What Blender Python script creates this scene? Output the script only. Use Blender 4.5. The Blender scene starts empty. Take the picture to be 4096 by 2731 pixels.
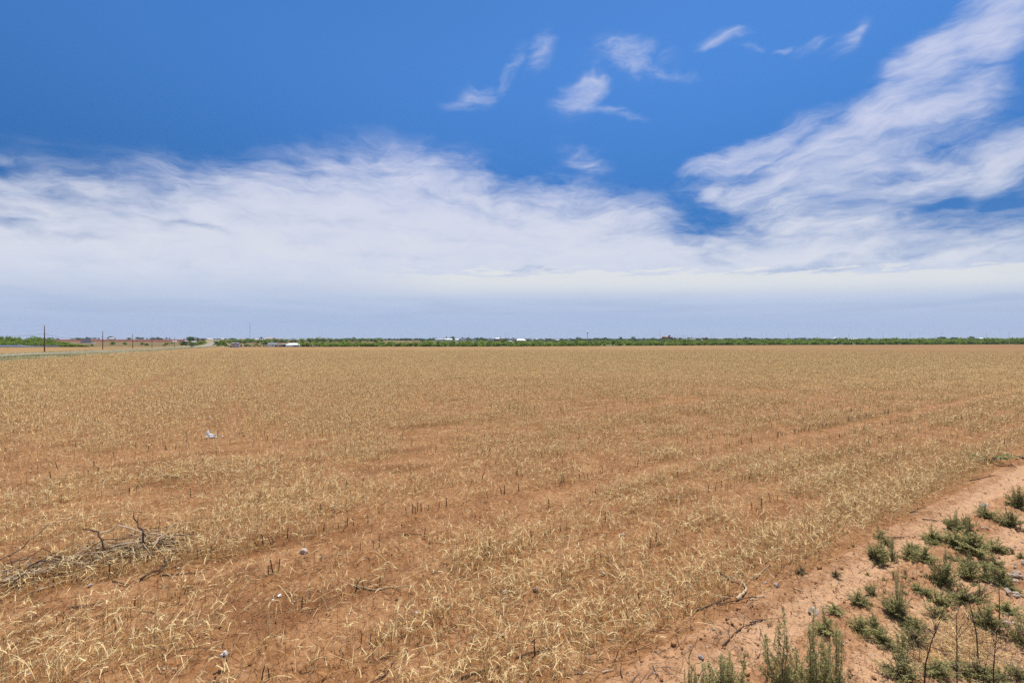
import bpy, bmesh, math, random
import numpy as np
from mathutils import Vector, Matrix

SC = bpy.context.scene
COL = SC.collection
R = random.Random(7)
RNG = np.random.default_rng(11)
F, CX, CY, CAMH = 1820.0, 2048.0, 1365.5, 3.0
rad = math.radians
SUN_AZ, SUN_EL = rad(28), rad(69)

# ------------------------------------------------------------------ node helper
class S:
    """a float socket with arithmetic"""
    nt = None
    def __init__(s, v): s.v = v
    @staticmethod
    def m(op, *a, clamp=False):
        n = S.nt.nodes.new('ShaderNodeMath'); n.operation = op; n.use_clamp = clamp
        for i, x in enumerate(a):
            x = x.v if isinstance(x, S) else x
            if isinstance(x, (int, float)): n.inputs[i].default_value = x
            else: S.nt.links.new(x, n.inputs[i])
        return S(n.outputs[0])
    def __add__(s, o): return S.m('ADD', s, o)
    __radd__ = __add__
    def __sub__(s, o): return S.m('SUBTRACT', s, o)
    def __rsub__(s, o): return S.m('SUBTRACT', o, s)
    def __mul__(s, o): return S.m('MULTIPLY', s, o)
    __rmul__ = __mul__
    def __truediv__(s, o): return S.m('DIVIDE', s, o)
    def max(s, o): return S.m('MAXIMUM', s, o)
    def min(s, o): return S.m('MINIMUM', s, o)
    def clamp(s): return S.m('ADD', s, 0.0, clamp=True)

def setin(nt, sock, v):
    v = v.v if isinstance(v, S) else v
    if hasattr(v, 'is_output'): nt.links.new(v, sock)
    else:
        if isinstance(v, (tuple, list)) and len(v) == 3 and sock.type == 'RGBA': v = (*v, 1)
        sock.default_value = v
def N(kind, ins=None, **props):
    n = S.nt.nodes.new(kind)
    for k, v in props.items(): setattr(n, k, v)
    for k, v in (ins or {}).items(): setin(S.nt, n.inputs[k], v)
    return n
def smooth(x, a, b):
    n = N('ShaderNodeMapRange', {'Value': x, 'From Min': a, 'From Max': b}, interpolation_type='SMOOTHSTEP')
    return S(n.outputs[0])
def noise(vec, scale, detail=4, rough=.55, dist=0., color=False):
    n = N('ShaderNodeTexNoise', {'Vector': vec, 'Scale': scale, 'Detail': detail, 'Roughness': rough, 'Distortion': dist})
    return n.outputs['Color'] if color else S(n.outputs['Fac'])
def mix(f, a, b, blend='MIX'):
    n = N('ShaderNodeMix', data_type='RGBA', blend_type=blend)
    setin(S.nt, n.inputs[0], f); setin(S.nt, n.inputs[6], a); setin(S.nt, n.inputs[7], b)
    return n.outputs[2]
def mapping(vec, loc=(0,0,0), rot=(0,0,0), scale=(1,1,1), typ='POINT'):
    return N('ShaderNodeMapping', {'Vector': vec, 'Location': loc, 'Rotation': rot, 'Scale': scale}, vector_type=typ).outputs[0]

def pxazel(px, py):
    u, v = (px-CX)/F, (CY-py)/F
    return math.atan(u), math.atan2(v, math.hypot(u, 1))

# ------------------------------------------------------------------ render settings, camera, light
SC.view_settings.view_transform = 'Standard'; SC.view_settings.look = 'None'
SC.view_settings.exposure = 0.07; SC.view_settings.gamma = 1.0
SC.cycles.use_denoising = False
SC.cycles.max_bounces = 6; SC.cycles.diffuse_bounces = 3; SC.cycles.transmission_bounces = 4
SC.cycles.volume_bounces = 0; SC.cycles.transparent_max_bounces = 4
SC.cycles.use_adaptive_sampling = False
cam = bpy.data.cameras.new('camera'); cam.sensor_width = 36; cam.lens = 36*F/4096
cam.clip_start = .05; cam.clip_end = 30000
co = bpy.data.objects.new('camera', cam); COL.objects.link(co)
co.location = (0, 0, CAMH); co.rotation_euler = (rad(90), 0, 0)
SC.camera = co
sl = bpy.data.lights.new('sun', 'SUN'); sl.energy = 5.0; sl.angle = rad(.55); sl.color = (1, .955, .88)
so = bpy.data.objects.new('sun', sl); COL.objects.link(so)
sd = Vector((math.sin(SUN_AZ)*math.cos(SUN_EL), math.cos(SUN_AZ)*math.cos(SUN_EL), math.sin(SUN_EL)))
so.rotation_euler = (-sd).to_track_quat('-Z', 'Y').to_euler(); so.location = sd*200

# ------------------------------------------------------------------ sky with clouds (all by direction)
w = bpy.data.worlds.new('World'); SC.world = w; w.use_nodes = True
S.nt = w.node_tree; S.nt.nodes.clear()
def build_sky():
    sky = N('ShaderNodeTexSky', sky_type='NISHITA', sun_disc=False, sun_elevation=SUN_EL, sun_rotation=SUN_AZ,
            altitude=300, air_density=1.0, dust_density=.35, ozone_density=3.2)
    d = N('ShaderNodeTexCoord').outputs['Generated']
    sp = N('ShaderNodeSeparateXYZ', {0: d})
    x, y, z = (S(sp.outputs[i]) for i in range(3))
    az = S.m('ARCTAN2', x, y); el = S.m('ARCSINE', z)
    zz = (z + .07).max(.03)
    plane = N('ShaderNodeCombineXYZ', {0: x/zz, 1: y/zz, 2: 0.0}).outputs[0]
    ae = N('ShaderNodeCombineXYZ', {0: az, 1: el, 2: 0.0}).outputs[0]
    deep = mix(smooth(el, .58, .10), (.044, .088, .131), (.0085, .034, .064))
    base = mix(1.0, sky.outputs[0], deep, 'MULTIPLY')
    # ragged warp of the cover map
    def warp(vec, nvec, scale, amp, detail=5):
        c = noise(nvec, scale, detail, .6, color=True)
        v = N('ShaderNodeVectorMath', {0: c, 1: (.5, .5, .5)}, operation='SUBTRACT').outputs[0]
        v = N('ShaderNodeVectorMath', {0: v, 1: amp}, operation='MULTIPLY').outputs[0]
        return N('ShaderNodeVectorMath', {0: vec, 1: v}, operation='ADD').outputs[0]
    aw = warp(ae, mapping(ae, scale=(1, 1.5, 1)), 4.0, (.16, .11, 0), 4)
    sw = N('ShaderNodeSeparateXYZ', {0: aw}); azw, elw = S(sw.outputs[0]), S(sw.outputs[1])
    # main bank: top edge as a curve of azimuth
    pts = [(-900, 600), (0, 640), (200, 645), (450, 690), (700, 670), (1000, 640), (1300, 610), (1520, 580), (1650, 590), (1850, 670), (2050, 730),
           (2200, 715), (2400, 760), (2600, 810), (2750, 880), (2860, 905), (3000, 845), (3300, 790), (3600, 830), (3800, 880), (4096, 865), (5000, 800)]
    fc = N('ShaderNodeFloatCurve', {'Value': azw*.5 + .5}); c = fc.mapping.curves[0]
    P = [(pxazel(px, py)) for px, py in pts]
    P = [(.0, P[0][1])] + P + [(1., P[-1][1])]
    for i, (a, e) in enumerate(P):
        q = (min(max(a*.5+.5, 0), 1) if 0 < i < len(P)-1 else a, e/.7)
        if i < 2: c.points[0 if i == 0 else 1].location = q
        else: c.points.new(*q)
    fc.mapping.update()
    top = S(fc.outputs[0])*.7
    bank = smooth((top - elw), -.075, .13)*smooth(el, .0, .10)
    # cloud puffs and streaks: (px, py, half width px, half height px, tilt deg, strength)
    blobs = [(3980, 90, 330, 165, 28, .86), (3640, 500, 300, 120, 25, .8), (3850, 560, 260, 130, 20, .62), (3720, 250, 240, 105, 28, .88), (3760, 330, 230, 60, 5, .62), (3560, 420, 260, 75, 14, .85), (3830, 430, 260, 90, 20, .8), (3400, 520, 340, 85, 18, .9), (3000, 600, 320, 62, 10, .9),
             (3350, 650, 480, 140, 8, .9), (3700, 360, 330, 150, 32, .72), (3550, 770, 620, 120, 0, .8), (2900, 700, 260, 90, 8, .6), (3150, 710, 350, 90, 4, .9), (3450, 735, 520, 110, 3, .82), (3950, 745, 330, 90, -6, .8), (3000, 760, 260, 60, 10, .62), (4050, 640, 230, 110, 12, 1.0), (2850, 755, 85, 40, 10, .9), (3700, 620, 380, 160, 15, .62),
             (2330, 630, 150, 62, -25, .56), 
             (2330, 355, 120, 80, 35, .66), (2450, 430, 190, 28, -14, .46), (2540, 215, 210, 72, -6, .66), (2700, 260, 160, 35, -20, .5), (2440, 190, 60, 36, 0, .5), (2165, 225, 75, 60, 50, .55), (2040, 265, 110, 40, 32, .52),
             (1890, 350, 120, 60, 20, .5), (2900, 160, 100, 34, -14, .52), (3010, 210, 60, 18, -20, .5), (3120, 215, 50, 16, 0, .5), (3230, 190, 100, 36, 0, .52), (3370, 175, 110, 70, 32, .66),
             (3960, 260, 100, 30, 12, .5), (60, 620, 130, 40, -8, .4)]
    holes = [(760, 918, 150, 18, -6, .8), (40, 860, 170, 34, -5, .62), (260, 930, 260, 22, -4, .5), (3800, 830, 260, 36, 3, .62), (4060, 815, 120, 35, 0, .4), (3300, 1058, 420, 20, 1, .95), (2080, 1092, 160, 10, 0, .75), (150, 1145, 260, 13, 5, .55),
             (430, 1205, 330, 18, 0, .5), (1780, 790, 130, 24, -8, .5), (3550, 715, 160, 26, 4, .55), (2450, 1100, 500, 8, 0, .3)]
    def blob(b, vec):
        px, py, hw, hh, t, s = b
        a, e = pxazel(px, py); k = math.cos(a)**2/F*1.25; ky = math.cos(a)/F*1.25
        v = mapping(vec, (a, e, 0), (0, 0, rad(t)), (hw*k*(.9 if s < .7 else 1), hh*ky*(.85 if s < .7 else 1), 1), 'TEXTURE')
        L = S(N('ShaderNodeVectorMath', {0: v}, operation='LENGTH').outputs['Value'])
        return smooth(L, 1.25, .05)*(s*.80 if .45 < s < .7 else s)
    cov = bank
    for b in blobs: cov = cov.max(blob(b, aw))
    for h in holes: cov = cov - blob(h, aw)*.62
    # fibrous cirrus detail
    pw = warp(plane, plane, .6, (1.5, 1.5, 0), 3)
    f1 = noise(mapping(pw, rot=(0, 0, rad(20)), scale=(.8, 1.9, 1)), 1.2, 6, .6)
    f2 = noise(mapping(aw, rot=(0, 0, rad(-12)), scale=(4.5, 17, 1)), 1.1, 6, .58, .25)
    f3 = noise(mapping(aw, rot=(0, 0, rad(24)), scale=(7, 14, 1)), 1.7, 7, .62, .2)
    wisp = noise(mapping(aw, rot=(0, 0, rad(-35)), scale=(7, 30, 1)), 2.0, 6, .64, .3)
    frag = (f1-.5)*1.2 + (f2-.5)*1.7 + (f3-.5)*1.0 + (wisp-.5)*1.3
    den = cov*1.06 + bank*.34 + frag*(1.22 - cov*.52 - bank*.12)
    alpha = smooth(den, -.20, 1.48)*smooth(cov, .0, .5)
    alpha = alpha*(smooth(el + el*az*az*.5, .04, .155)*.85 + .15)
    veil = smooth(el, .30, .0)*.16
    alpha = alpha.max(veil*smooth(el, -.02, .02))*.97
    # whiter and slightly warmer low down, lavender higher up
    warm = smooth(el, .42, .12)
    ccol = mix(warm, (.60, .63, .80), (.70, .725, .79))
    shade = smooth(f3*.6 + f2*.4, .3, .7)
    ccol = mix(shade*.5 + .5, (.56, .62, .80), ccol)
    # pale veil added out of view, overhead and behind, for whiter fill light
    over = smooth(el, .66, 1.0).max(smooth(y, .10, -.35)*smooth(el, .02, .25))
    fill_veil = over*smooth(f1*.6 + f3*.4, .22, .52)*.42
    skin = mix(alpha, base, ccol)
    skin = mix(fill_veil, skin, (.72, .72, .74))
    # pale hazy air low down
    elv = el + el*az*az*.5
    stk = noise(mapping(ae, scale=(2.2, 30, 1)), 1.3, 5, .55, .6)
    hz = (smooth(elv, .24, .035) + (stk-.5)*.9*smooth(elv, .01, .09)*smooth(elv, .26, .14)).clamp()
    hzc = mix(smooth(elv, .03, .13), (.405, .50, .71), (.54, .61, .77))
    hzc = mix(smooth(y, .2, -.3), hzc, (.62, .62, .64))  # unseen haze behind the camera, whitened to make the fill light less blue
    skin = mix(hz*.95, skin, hzc)
    # thin sunlit line of far cumulus
    low = N('ShaderNodeCombineXYZ', {0: az*9.0, 1: el*60.0, 2: 0.0}).outputs[0]
    cum = smooth(noise(low, 1.1, 5, .6), .36, .60)
    el1, el2 = (CY-1150)/F, (CY-1092)/F
    band = smooth(elv, el1-.035, el1+.018)*smooth(elv + (cum-.5)*.024, el2+.008, el2-.003)*smooth(az, -.42, -.08)
    skin = mix(band*.62, skin, (.76, .775, .75))
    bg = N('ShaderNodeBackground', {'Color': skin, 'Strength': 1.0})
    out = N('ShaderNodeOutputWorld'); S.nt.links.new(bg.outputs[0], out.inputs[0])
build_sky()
w.cycles.sampling_method = 'MANUAL'; w.cycles.sample_map_resolution = 512

# ------------------------------------------------------------------ the lie of the land
UT = [-2.0, -1.13, -.58, 0, .5, 1.13, 2.0]
YE = [390, 400, 420, 540, 620, 720, 800]          # depth of the far edge of the field
PE = [1389, 1388.6, 1387.6, 1385.8, 1380.5, 1377, 1376.5]
UR = [-2, -.62, -.40, 0, .5, 1.13, 2]
PR = [1357.5, 1357.5, 1360.5, 1362, 1361.5, 1361, 1361]
def ridge(Ye): return np.maximum(1350., Ye + 650)
def height(x, y):
    x = np.asarray(x, float); y = np.asarray(y, float)
    rr = np.hypot(x, y); Y = np.maximum(y, .3*rr)
    u = np.clip(x/np.maximum(Y, 1e-6), -2, 2)
    Ye = np.interp(u, UT, YE); pe = np.interp(u, UT, PE); pr = np.interp(u, UR, PR); Yr = ridge(Ye)
    ze = CAMH - (pe - CY)/F*Ye; k = ze/Ye
    t = np.clip((Y - Ye)/(Yr - Ye), 0, 1)
    z2 = CAMH - ((pe + (pr - pe)*t) - CY)/F*np.minimum(Y, Yr)
    z = np.where(Y < Ye, Y*k, z2)
    return z + np.where(Y > Yr, np.minimum((Y - Yr), 1500)*.0012 - np.maximum(Y - Yr - 1500, 0)*.004, 0)
def hz1(x, y): return float(height(x, y))

def hash2(i, j, s):
    n = (i*374761393 + j*668265263 + s*1442695041) & 0x7fffffff
    n = ((n ^ (n >> 13))*1274126177) & 0x7fffffff
    return ((n ^ (n >> 16)) & 0xffff)/65535.0
def vnoise(x, y, s=0):
    xi = np.floor(x).astype(np.int64); yi = np.floor(y).astype(np.int64)
    fx, fy = x-xi, y-yi; fx = fx*fx*fx*(fx*(fx*6-15)+10); fy = fy*fy*fy*(fy*(fy*6-15)+10)
    a, b, c, d = hash2(xi, yi, s), hash2(xi+1, yi, s), hash2(xi, yi+1, s), hash2(xi+1, yi+1, s)
    return (a*(1-fx)+b*fx)*(1-fy) + (c*(1-fx)+d*fx)*fy
def fbm(x, y, sc, o=4, s=0, g=.5):
    v, a, t = 0, 1., 0
    for k in range(o):
        v = v + a*vnoise(x*sc+17.3*k, y*sc-9.1*k, s+k); t += a; a *= g; sc *= 2.03
    return v/t
# headland rows: n across them, t along them
NX, NY = -.535, .845
def nt(x, y): return x*NX + y*NY, x*NY - y*NX
def sst(x, a, b):
    t = np.clip((x-a)/(b-a), 0, 1); return t*t*(3-2*t)
def edge_n(t): return 2.98 + .25*(fbm(t, t*0+3, .9, 3, 40)-.5) + .012*np.clip(t-4, 0, 20)*(t > 4)*-.6
ROW = 1.03
def moist(x, y):
    n, t = nt(x, y)
    m = sst(np.abs(n - 7.10 - .5*(fbm(t, t*0, .5, 3, 5)-.5)), .40, .12)*sst(fbm(x, y, .9, 3, 6)*.55 + fbm(x, y, 5.5, 3, 8)*.45, .47, .57)*sst(t, 6, -1)
    m = m + sst(fbm(t*.5, n*1.6, .55, 4, 9), .66, .78)*.7*sst(n, 3.5, 5)
    return np.clip(m, 0, 1)
def micro(x, y):
    """clods, furrows, ruts of the near ground"""
    n, t = nt(x, y); r = np.hypot(x, y)
    fade = sst(r, 60, 25)
    inf = sst(n, 2.9, 3.6)
    z = (.016*np.cos((n-4.6)*2*math.pi/ROW)*inf*sst(n, 24, 14))
    wob = .18*(fbm(t, n, .5, 3, 21)-.5)
    for c, wd, dp in ((2.55, .15, .055), (1.75, .15, .055), (1.1, .12, .04), (2.15, .10, -.035), (2.86, .07, -.03), (1.42, .09, -.03)):
        z = z - dp*np.exp(-((n - c - wob)/wd)**2)
    z = z + .05*(fbm(x, y, 1.1, 3, 1)-.5)
    rough = .5 + .7*sst(fbm(x, y, .7, 3, 13), .4, .7) + .5*moist(x, y) + 1.3*sst(n, 3.0, 2.5)*sst(fbm(x, y, 1.3, 3, 14), .40, .6)
    c = fbm(x, y, 7., 3, 2); z = z + .045*rough*(np.abs(c-.5)*-1.2 + .1)
    cl = fbm(x, y, 22., 3, 3, .6); z = z + .022*rough*sst(cl, .56, .8)
    z = z + .010*(vnoise(x*60, y*60, 4)-.5)*rough
    z = z - .018*moist(x, y)*vnoise(x*14, y*14, 31)
    return z*fade
def gz(x, y): return height(x, y) + micro(x, y)
def g1(x, y): return float(gz(np.float64(x), np.float64(y)))
def ground_pt(px, py):
    """where the ray through the photograph's pixel meets the ground"""
    u, v = (px-CX)/F, (CY-py)/F
    Y = np.geomspace(1.5, 1500, 5000)
    d = height(u*Y, Y) - (CAMH + v*Y)
    i = np.argmax(d > 0)
    if d[i] <= 0: i = len(Y)-1
    y = Y[i]
    if 0 < i < len(Y)-1:
        a, b = d[i-1], d[i]; y = Y[i-1] + (Y[i]-Y[i-1])*(-a)/(b-a)
    return float(u*y), float(y)

# ------------------------------------------------------------------ mesh helpers
def mesh_np(name, V, Q, mats, attrs=None, smooth_=False, midx=None):
    me = bpy.data.meshes.new(name)
    V = np.asarray(V, np.float32); Q = np.asarray(Q, np.int32); k = Q.shape[1]
    me.vertices.add(len(V)); me.vertices.foreach_set('co', V.ravel())
    me.loops.add(Q.size); me.loops.foreach_set('vertex_index', Q.ravel())
    me.polygons.add(len(Q)); me.polygons.foreach_set('loop_start', np.arange(0, Q.size, k, dtype=np.int32))
    if smooth_: me.polygons.foreach_set('use_smooth', np.ones(len(Q), bool))
    for m in (mats if isinstance(mats, (list, tuple)) else [mats]): me.materials.append(m)
    if midx is not None: me.polygons.foreach_set('material_index', np.asarray(midx, np.int32))
    me.update(calc_edges=True)
    for k_, v in (attrs or {}).items():
        a = me.attributes.new(k_, 'FLOAT', 'POINT'); a.data.foreach_set('value', np.asarray(v, np.float32))
    return me
def link(name, me, parent=None, loc=None, rz=0, sc=None):
    o = bpy.data.objects.new(name, me); COL.objects.link(o)
    if parent: o.parent = parent
    if loc is not None: o.location = loc
    if rz: o.rotation_euler.z = rz
    if sc is not None: o.scale = sc if isinstance(sc, (tuple, list)) else (sc,)*3
    return o
def tag(o, label=None, cat=None, group=None, kind=None):
    if label: o['label'] = label
    if cat: o['category'] = cat
    if group: o['group'] = group
    if kind: o['kind'] = kind
    return o

# ------------------------------------------------------------------ materials
MATS = {}
def mat(name, color, rough=.8, var=0, scale=3., col2=None, attr=None, trans=0, bump=0, bscale=30., metal=0, spec=.3, obj=False, stain=None, up=0):
    m = bpy.data.materials.new(name); m.use_nodes = True; S.nt = m.node_tree; S.nt.nodes.clear()
    tc = N('ShaderNodeTexCoord').outputs['Object']
    c = color
    if attr:
        a = S(N('ShaderNodeAttribute', attribute_name=attr).outputs['Fac'])
        c = mix(a, color, col2)
    elif col2:
        c = mix(smooth(noise(tc, scale, 5, .6), .35, .65), color, col2)
    if stain:
        c = mix(smooth(noise(tc, stain[1], 5, .65), stain[2], stain[2]+.15), c, stain[0])
    if var:
        f = noise(tc, scale*2.3, 4, .6)
        if obj: f = f*.5 + S(N('ShaderNodeObjectInfo').outputs['Random'])*.5
        c = mix(1.0, c, N('ShaderNodeCombineColor', {0: f*var*2 + (1-var), 1: f*var*2 + (1-var), 2: f*var*2 + (1-var)}).outputs[0], 'MULTIPLY')
    b = N('ShaderNodeBsdfPrincipled', {'Base Color': c, 'Roughness': rough, 'Metallic': metal, 'Specular IOR Level': spec})
    if bump:
        bn = N('ShaderNodeBump', {'Height': noise(tc, bscale, 5, .6), 'Strength': bump, 'Distance': .02})
        S.nt.links.new(bn.outputs[0], b.inputs['Normal'])
    out = N('ShaderNodeOutputMaterial'); sh = b.outputs[0]
    nrm = None
    if up:   # thin round stems and leaves scatter light all round: soften the flat ribbon's normal upwards
        g = N('ShaderNodeNewGeometry').outputs['Normal']
        v = N('ShaderNodeVectorMath', {0: g, 1: (1-up,)*3}, operation='MULTIPLY').outputs[0]
        v = N('ShaderNodeVectorMath', {0: v, 1: (0, 0, up)}, operation='ADD').outputs[0]
        nrm = N('ShaderNodeVectorMath', {0: v}, operation='NORMALIZE').outputs[0]
        S.nt.links.new(nrm, b.inputs['Normal'])
    if trans:
        t = N('ShaderNodeBsdfTranslucent', {'Color': c})
        ms = N('ShaderNodeMixShader', {0: trans}); S.nt.links.new(sh, ms.inputs[1]); S.nt.links.new(t.outputs[0], ms.inputs[2]); sh = ms.outputs[0]
    S.nt.links.new(sh, out.inputs[0]); MATS[name] = m
    return m

def soil_material(name='soil', pale=0.):
    m = bpy.data.materials.new(name); m.use_nodes = True; S.nt = m.node_tree; S.nt.nodes.clear()
    tc = N('ShaderNodeTexCoord').outputs['Object']
    straw = S(N('ShaderNodeAttribute', attribute_name='straw').outputs['Fac'])
    wet = S(N('ShaderNodeAttribute', attribute_name='moist').outputs['Fac'])
    a = noise(tc, 1.3, 6, .62); b = noise(tc, 16, 5, .65); c = noise(tc, 70, 3, .6)
    col = mix(smooth(a*.5 + b*.5, .38, .62), (.245, .112, .045), (.378, .200, .094))
    col = mix(smooth(c, .60, .72)*.6, col, (0.496, 0.304, 0.160))
    col = mix(smooth(b*.55 + c*.45, .47, .36)*.6, col, (0.176, 0.069, 0.027))
    col = mix(wet*smooth(b*.6+c*.4, .38, .54)*.9, col, (0.140, 0.053, 0.021))
    if pale: col = mix(smooth(a*.6 + b*.4, .32, .60)*pale, col, (.50, .290, .158))
    if pale:
        rut = S(N('ShaderNodeAttribute', attribute_name='rut').outputs['Fac'])
        col = mix(smooth(rut*1.1 + (b-.5)*1.1, .25, .75)*.8, col, (.54, .33, .188))
        tr0 = mapping(tc, rot=(0, 0, rad(-32.4)), scale=(.35, 1.6, 1)); tn = noise(tr0, 2.2, 5, .65)
        col = mix(smooth(tn, .50, .63)*.7*(1 - rut*.8), col, (.265, .128, .060))
        col = mix(smooth(noise(tc, 26, 4, .7), .57, .66)*.55, col, (.200, .090, .040))
    peb = N('ShaderNodeTexVoronoi', {'Vector': tc, 'Scale': 30.0, 'Randomness': 1.0})
    pr = S(N('ShaderNodeSeparateColor', {0: peb.outputs['Color']}).outputs[0])
    pm = smooth(S(peb.outputs['Distance']), .26, .16)*smooth(pr, .93, .95)
    col = mix(pm, col, (0.496, 0.400, 0.320))
    # litter and dry leaves between the stalks, seen as cover further off
    n, rot = None, math.atan2(-NX, NY)
    rowv = mapping(tc, rot=(0, 0, 0), scale=(1, 1, 1))
    fa = noise(tc, 9, 4, .7); fb = noise(tc, 1.1, 4, .6); fc_ = noise(tc, .16, 5, .6); fd = noise(tc, .022, 4, .6)
    tr = mapping(tc, rot=(0, 0, rad(-31.3)), scale=(.9, .02, 1))
    ft = noise(tr, 1., 4, .6)
    tr2 = mapping(tc, rot=(0, 0, rad(-31.3)), scale=(.03, .16, 1))
    ft2 = noise(tr2, 1., 4, .6)
    sc = mix(smooth(fa*.45 + fb*.55, .36, .64), (0.225, 0.118, 0.042), (0.410, 0.280, 0.122))
    sc = mix(smooth(fc_, .52, .74)*.5, sc, (0.270, 0.150, 0.060))
    sc = mix(smooth(fd, .5, .72)*.45, sc, (0.270, 0.150, 0.068))
    sc = mix(smooth(ft, .56, .68)*.55, sc, (0.240, 0.128, 0.052))
    sc = mix(smooth(ft2, .56, .70)*.5, sc, (0.256, 0.128, 0.060))
    tram = S(N('ShaderNodeAttribute', attribute_name='tram').outputs['Fac'])
    sc = mix(tram*.8, sc, (.225, .112, .050))
    k = smooth(straw*1.25 + (fa-.5)*.9*(1-straw) + (fb-.5)*.5*(1-straw), .25, .95)
    col = mix(k*.96, col, sc)
    p = N('ShaderNodeBsdfPrincipled', {'Base Color': col, 'Roughness': .95, 'Specular IOR Level': .08})
    h = b*.5 + c*.3 + pm*.3
    vc = N('ShaderNodeTexVoronoi', {'Vector': noise_warp(tc), 'Scale': 7.0}, feature='DISTANCE_TO_EDGE')
    crack = smooth(S(vc.outputs['Distance']), .0, .035)
    h = h + crack*.22
    bn = N('ShaderNodeBump', {'Height': h, 'Strength': .9, 'Distance': .04}); S.nt.links.new(bn.outputs[0], p.inputs['Normal'])
    o = N('ShaderNodeOutputMaterial'); S.nt.links.new(p.outputs[0], o.inputs[0])
    return m
def noise_warp(tc):
    c = noise(tc, 6, 4, .6, color=True)
    v = N('ShaderNodeVectorMath', {0: c, 1: (.12, .12, .12)}, operation='MULTIPLY').outputs[0]
    return N('ShaderNodeVectorMath', {0: tc, 1: v}, operation='ADD').outputs[0]

SOIL = soil_material(); PATHSOIL = soil_material('path_soil', .75)
def land(name, c1, c2, c3, s1, s2):
    m = bpy.data.materials.new(name); m.use_nodes = True; S.nt = m.node_tree; S.nt.nodes.clear()
    tc = N('ShaderNodeTexCoord').outputs['Object']
    c = mix(smooth(noise(tc, s1, 5, .6), .40, .62), c1, c2)
    c = mix(smooth(noise(mapping(tc, loc=(40, 9, 0)), s2, 5, .62), .5, .66), c, c3)
    p = N('ShaderNodeBsdfPrincipled', {'Base Color': c, 'Roughness': .95, 'Specular IOR Level': .05})
    o = N('ShaderNodeOutputMaterial'); S.nt.links.new(p.outputs[0], o.inputs[0]); return m
M_RED = land('red_earth', (.150, .046, .024), (.185, .060, .031), (.130, .040, .021), .05, .015)
M_PAST = land('pasture', (.205, .130, .064), (.120, .118, .042), (.255, .135, .075), .05, .02)
M_VERGE = land('verge', (0.304, 0.240, 0.120), (0.208, 0.184, 0.072), (0.352, 0.288, 0.168), .16, .05)
M_ROAD = land('asphalt', (0.272, 0.248, 0.220), (0.312, 0.288, 0.256), (0.240, 0.220, 0.196), .3, .06)
M_TAN = land('far_field', (0.120, 0.128, 0.048), (0.080, 0.104, 0.032), (0.240, 0.152, 0.076), .02, .008)

# ------------------------------------------------------------------ road line and land regions
RD0, RDD = np.array((-131., 116.)), np.array((-.54, 1.))
qx, qy = .880, .475
def road_q(x, y): return x*qx + y*qy
hill = [ground_pt(*p) for p in ((800, 1386.3), (818, 1383.6), (836, 1379), (849, 1373), (857, 1368), (863, 1363), (869, 1358.6))]
ROADPTS = [(-70., 3.), (-131.+.54*60, 56.), (-131., 116.), (-172., 193.), (-212., 268.), (-262., 360.)] + hill
RP = np.array(ROADPTS)
def road_dist(x, y):
    best = np.full(np.shape(x), 1e9); sgn = np.zeros(np.shape(x))
    for a, b in zip(RP[:-1], RP[1:]):
        d = b-a; L = float(d@d)
        t = np.clip(((x-a[0])*d[0] + (y-a[1])*d[1])/L, 0, 1)
        ex, ey = x-(a[0]+t*d[0]), y-(a[1]+t*d[1]); dd = np.hypot(ex, ey)
        s = np.sign(d[1]*ex - d[0]*ey)           # + on the field's side
        k = dd < best; best = np.where(k, dd, best); sgn = np.where(k, s, sgn)
    return best*sgn
def pyof(x, y, z): return CY - (z - CAMH)/y*F
def region(x, y):
    """0 field, 1 dirt path, 2 road, 3 verge, 4 pasture, 5 ploughed, 6 far land"""
    r = np.zeros(np.shape(x), int)
    n, t = nt(x, y)
    r[(n < edge_n(t)) & (np.hypot(x, y) < 90)] = 1
    Y = np.maximum(y, .3*np.hypot(x, y)); u = np.clip(x/Y, -2, 2)
    Ye = np.interp(u, UT, YE); far = (Y > Ye)
    d = road_dist(x, y)
    near = ~far
    wob = 3*(fbm(x, y, .05, 3, 50)-.5)
    r[near & (d < 19+wob) & (d > -13+wob)] = 3
    py = CY - (height(x, y) - CAMH)/Y*F
    r[far] = 6
    left = far & (d < 0)
    r[left] = 4
    r[left & (Y < Ye + 22 + 10*(fbm(x, y, .02, 3, 52)-.5))] = 3
    r[left & (py < 1366.3 + .8*np.sin(x*.013))] = 5
    r[far & (d > 0) & (u < -.2)] = 4
    r[far & (d > 12) & (u < -.3) & (py < 1363) & (py > 1360)] = 5
    r[far & (np.abs(d) < 26)] = 3
    hw = np.where(Y > 430, 4.6, 3.7)
    r[(np.abs(d) < hw) & (y > 2)] = 2
    return r

TRAMS = ((-30, .9, .5), (-24, .6, .6), (-17.5, .8, .8), (-15.6, .5, .6), (-5.6, .7, .9), (-3.9, .5, .7), (0, .35, .7), (1.9, .35, .7), (13, .6, .4), (31, .8, .5), (47, .8, .4))
def tram(x, y):
    q = x*.854 + y*.52; n, t = nt(x, y); v = np.zeros(np.shape(x))
    wob = .5*(fbm(n*.05, q*0, 1., 2, 61)-.5)
    brk = sst(fbm(x, y, .06, 3, 62), .36, .56)
    for c, w_, a in TRAMS: v = np.maximum(v, a*np.exp(-((q - c - wob)/w_)**2))
    v = v*brk*sst(n, 15, 24)
    Y = np.maximum(y, 1); u = x/Y
    v = np.maximum(v, .75*np.exp(-((Y - 214 - 25*(fbm(u, u*0, 3., 3, 64)-.5))/7.)**2)*sst(x, -150, -60)*sst(fbm(u, u*0, 14., 3, 63), .32, .52))
    v = np.maximum(v, .55*sst(u, .1, .9)*sst(Y, 60, 180) + .25*sst(Y, 150, 400))
    return np.clip(v, 0, 1)
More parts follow.
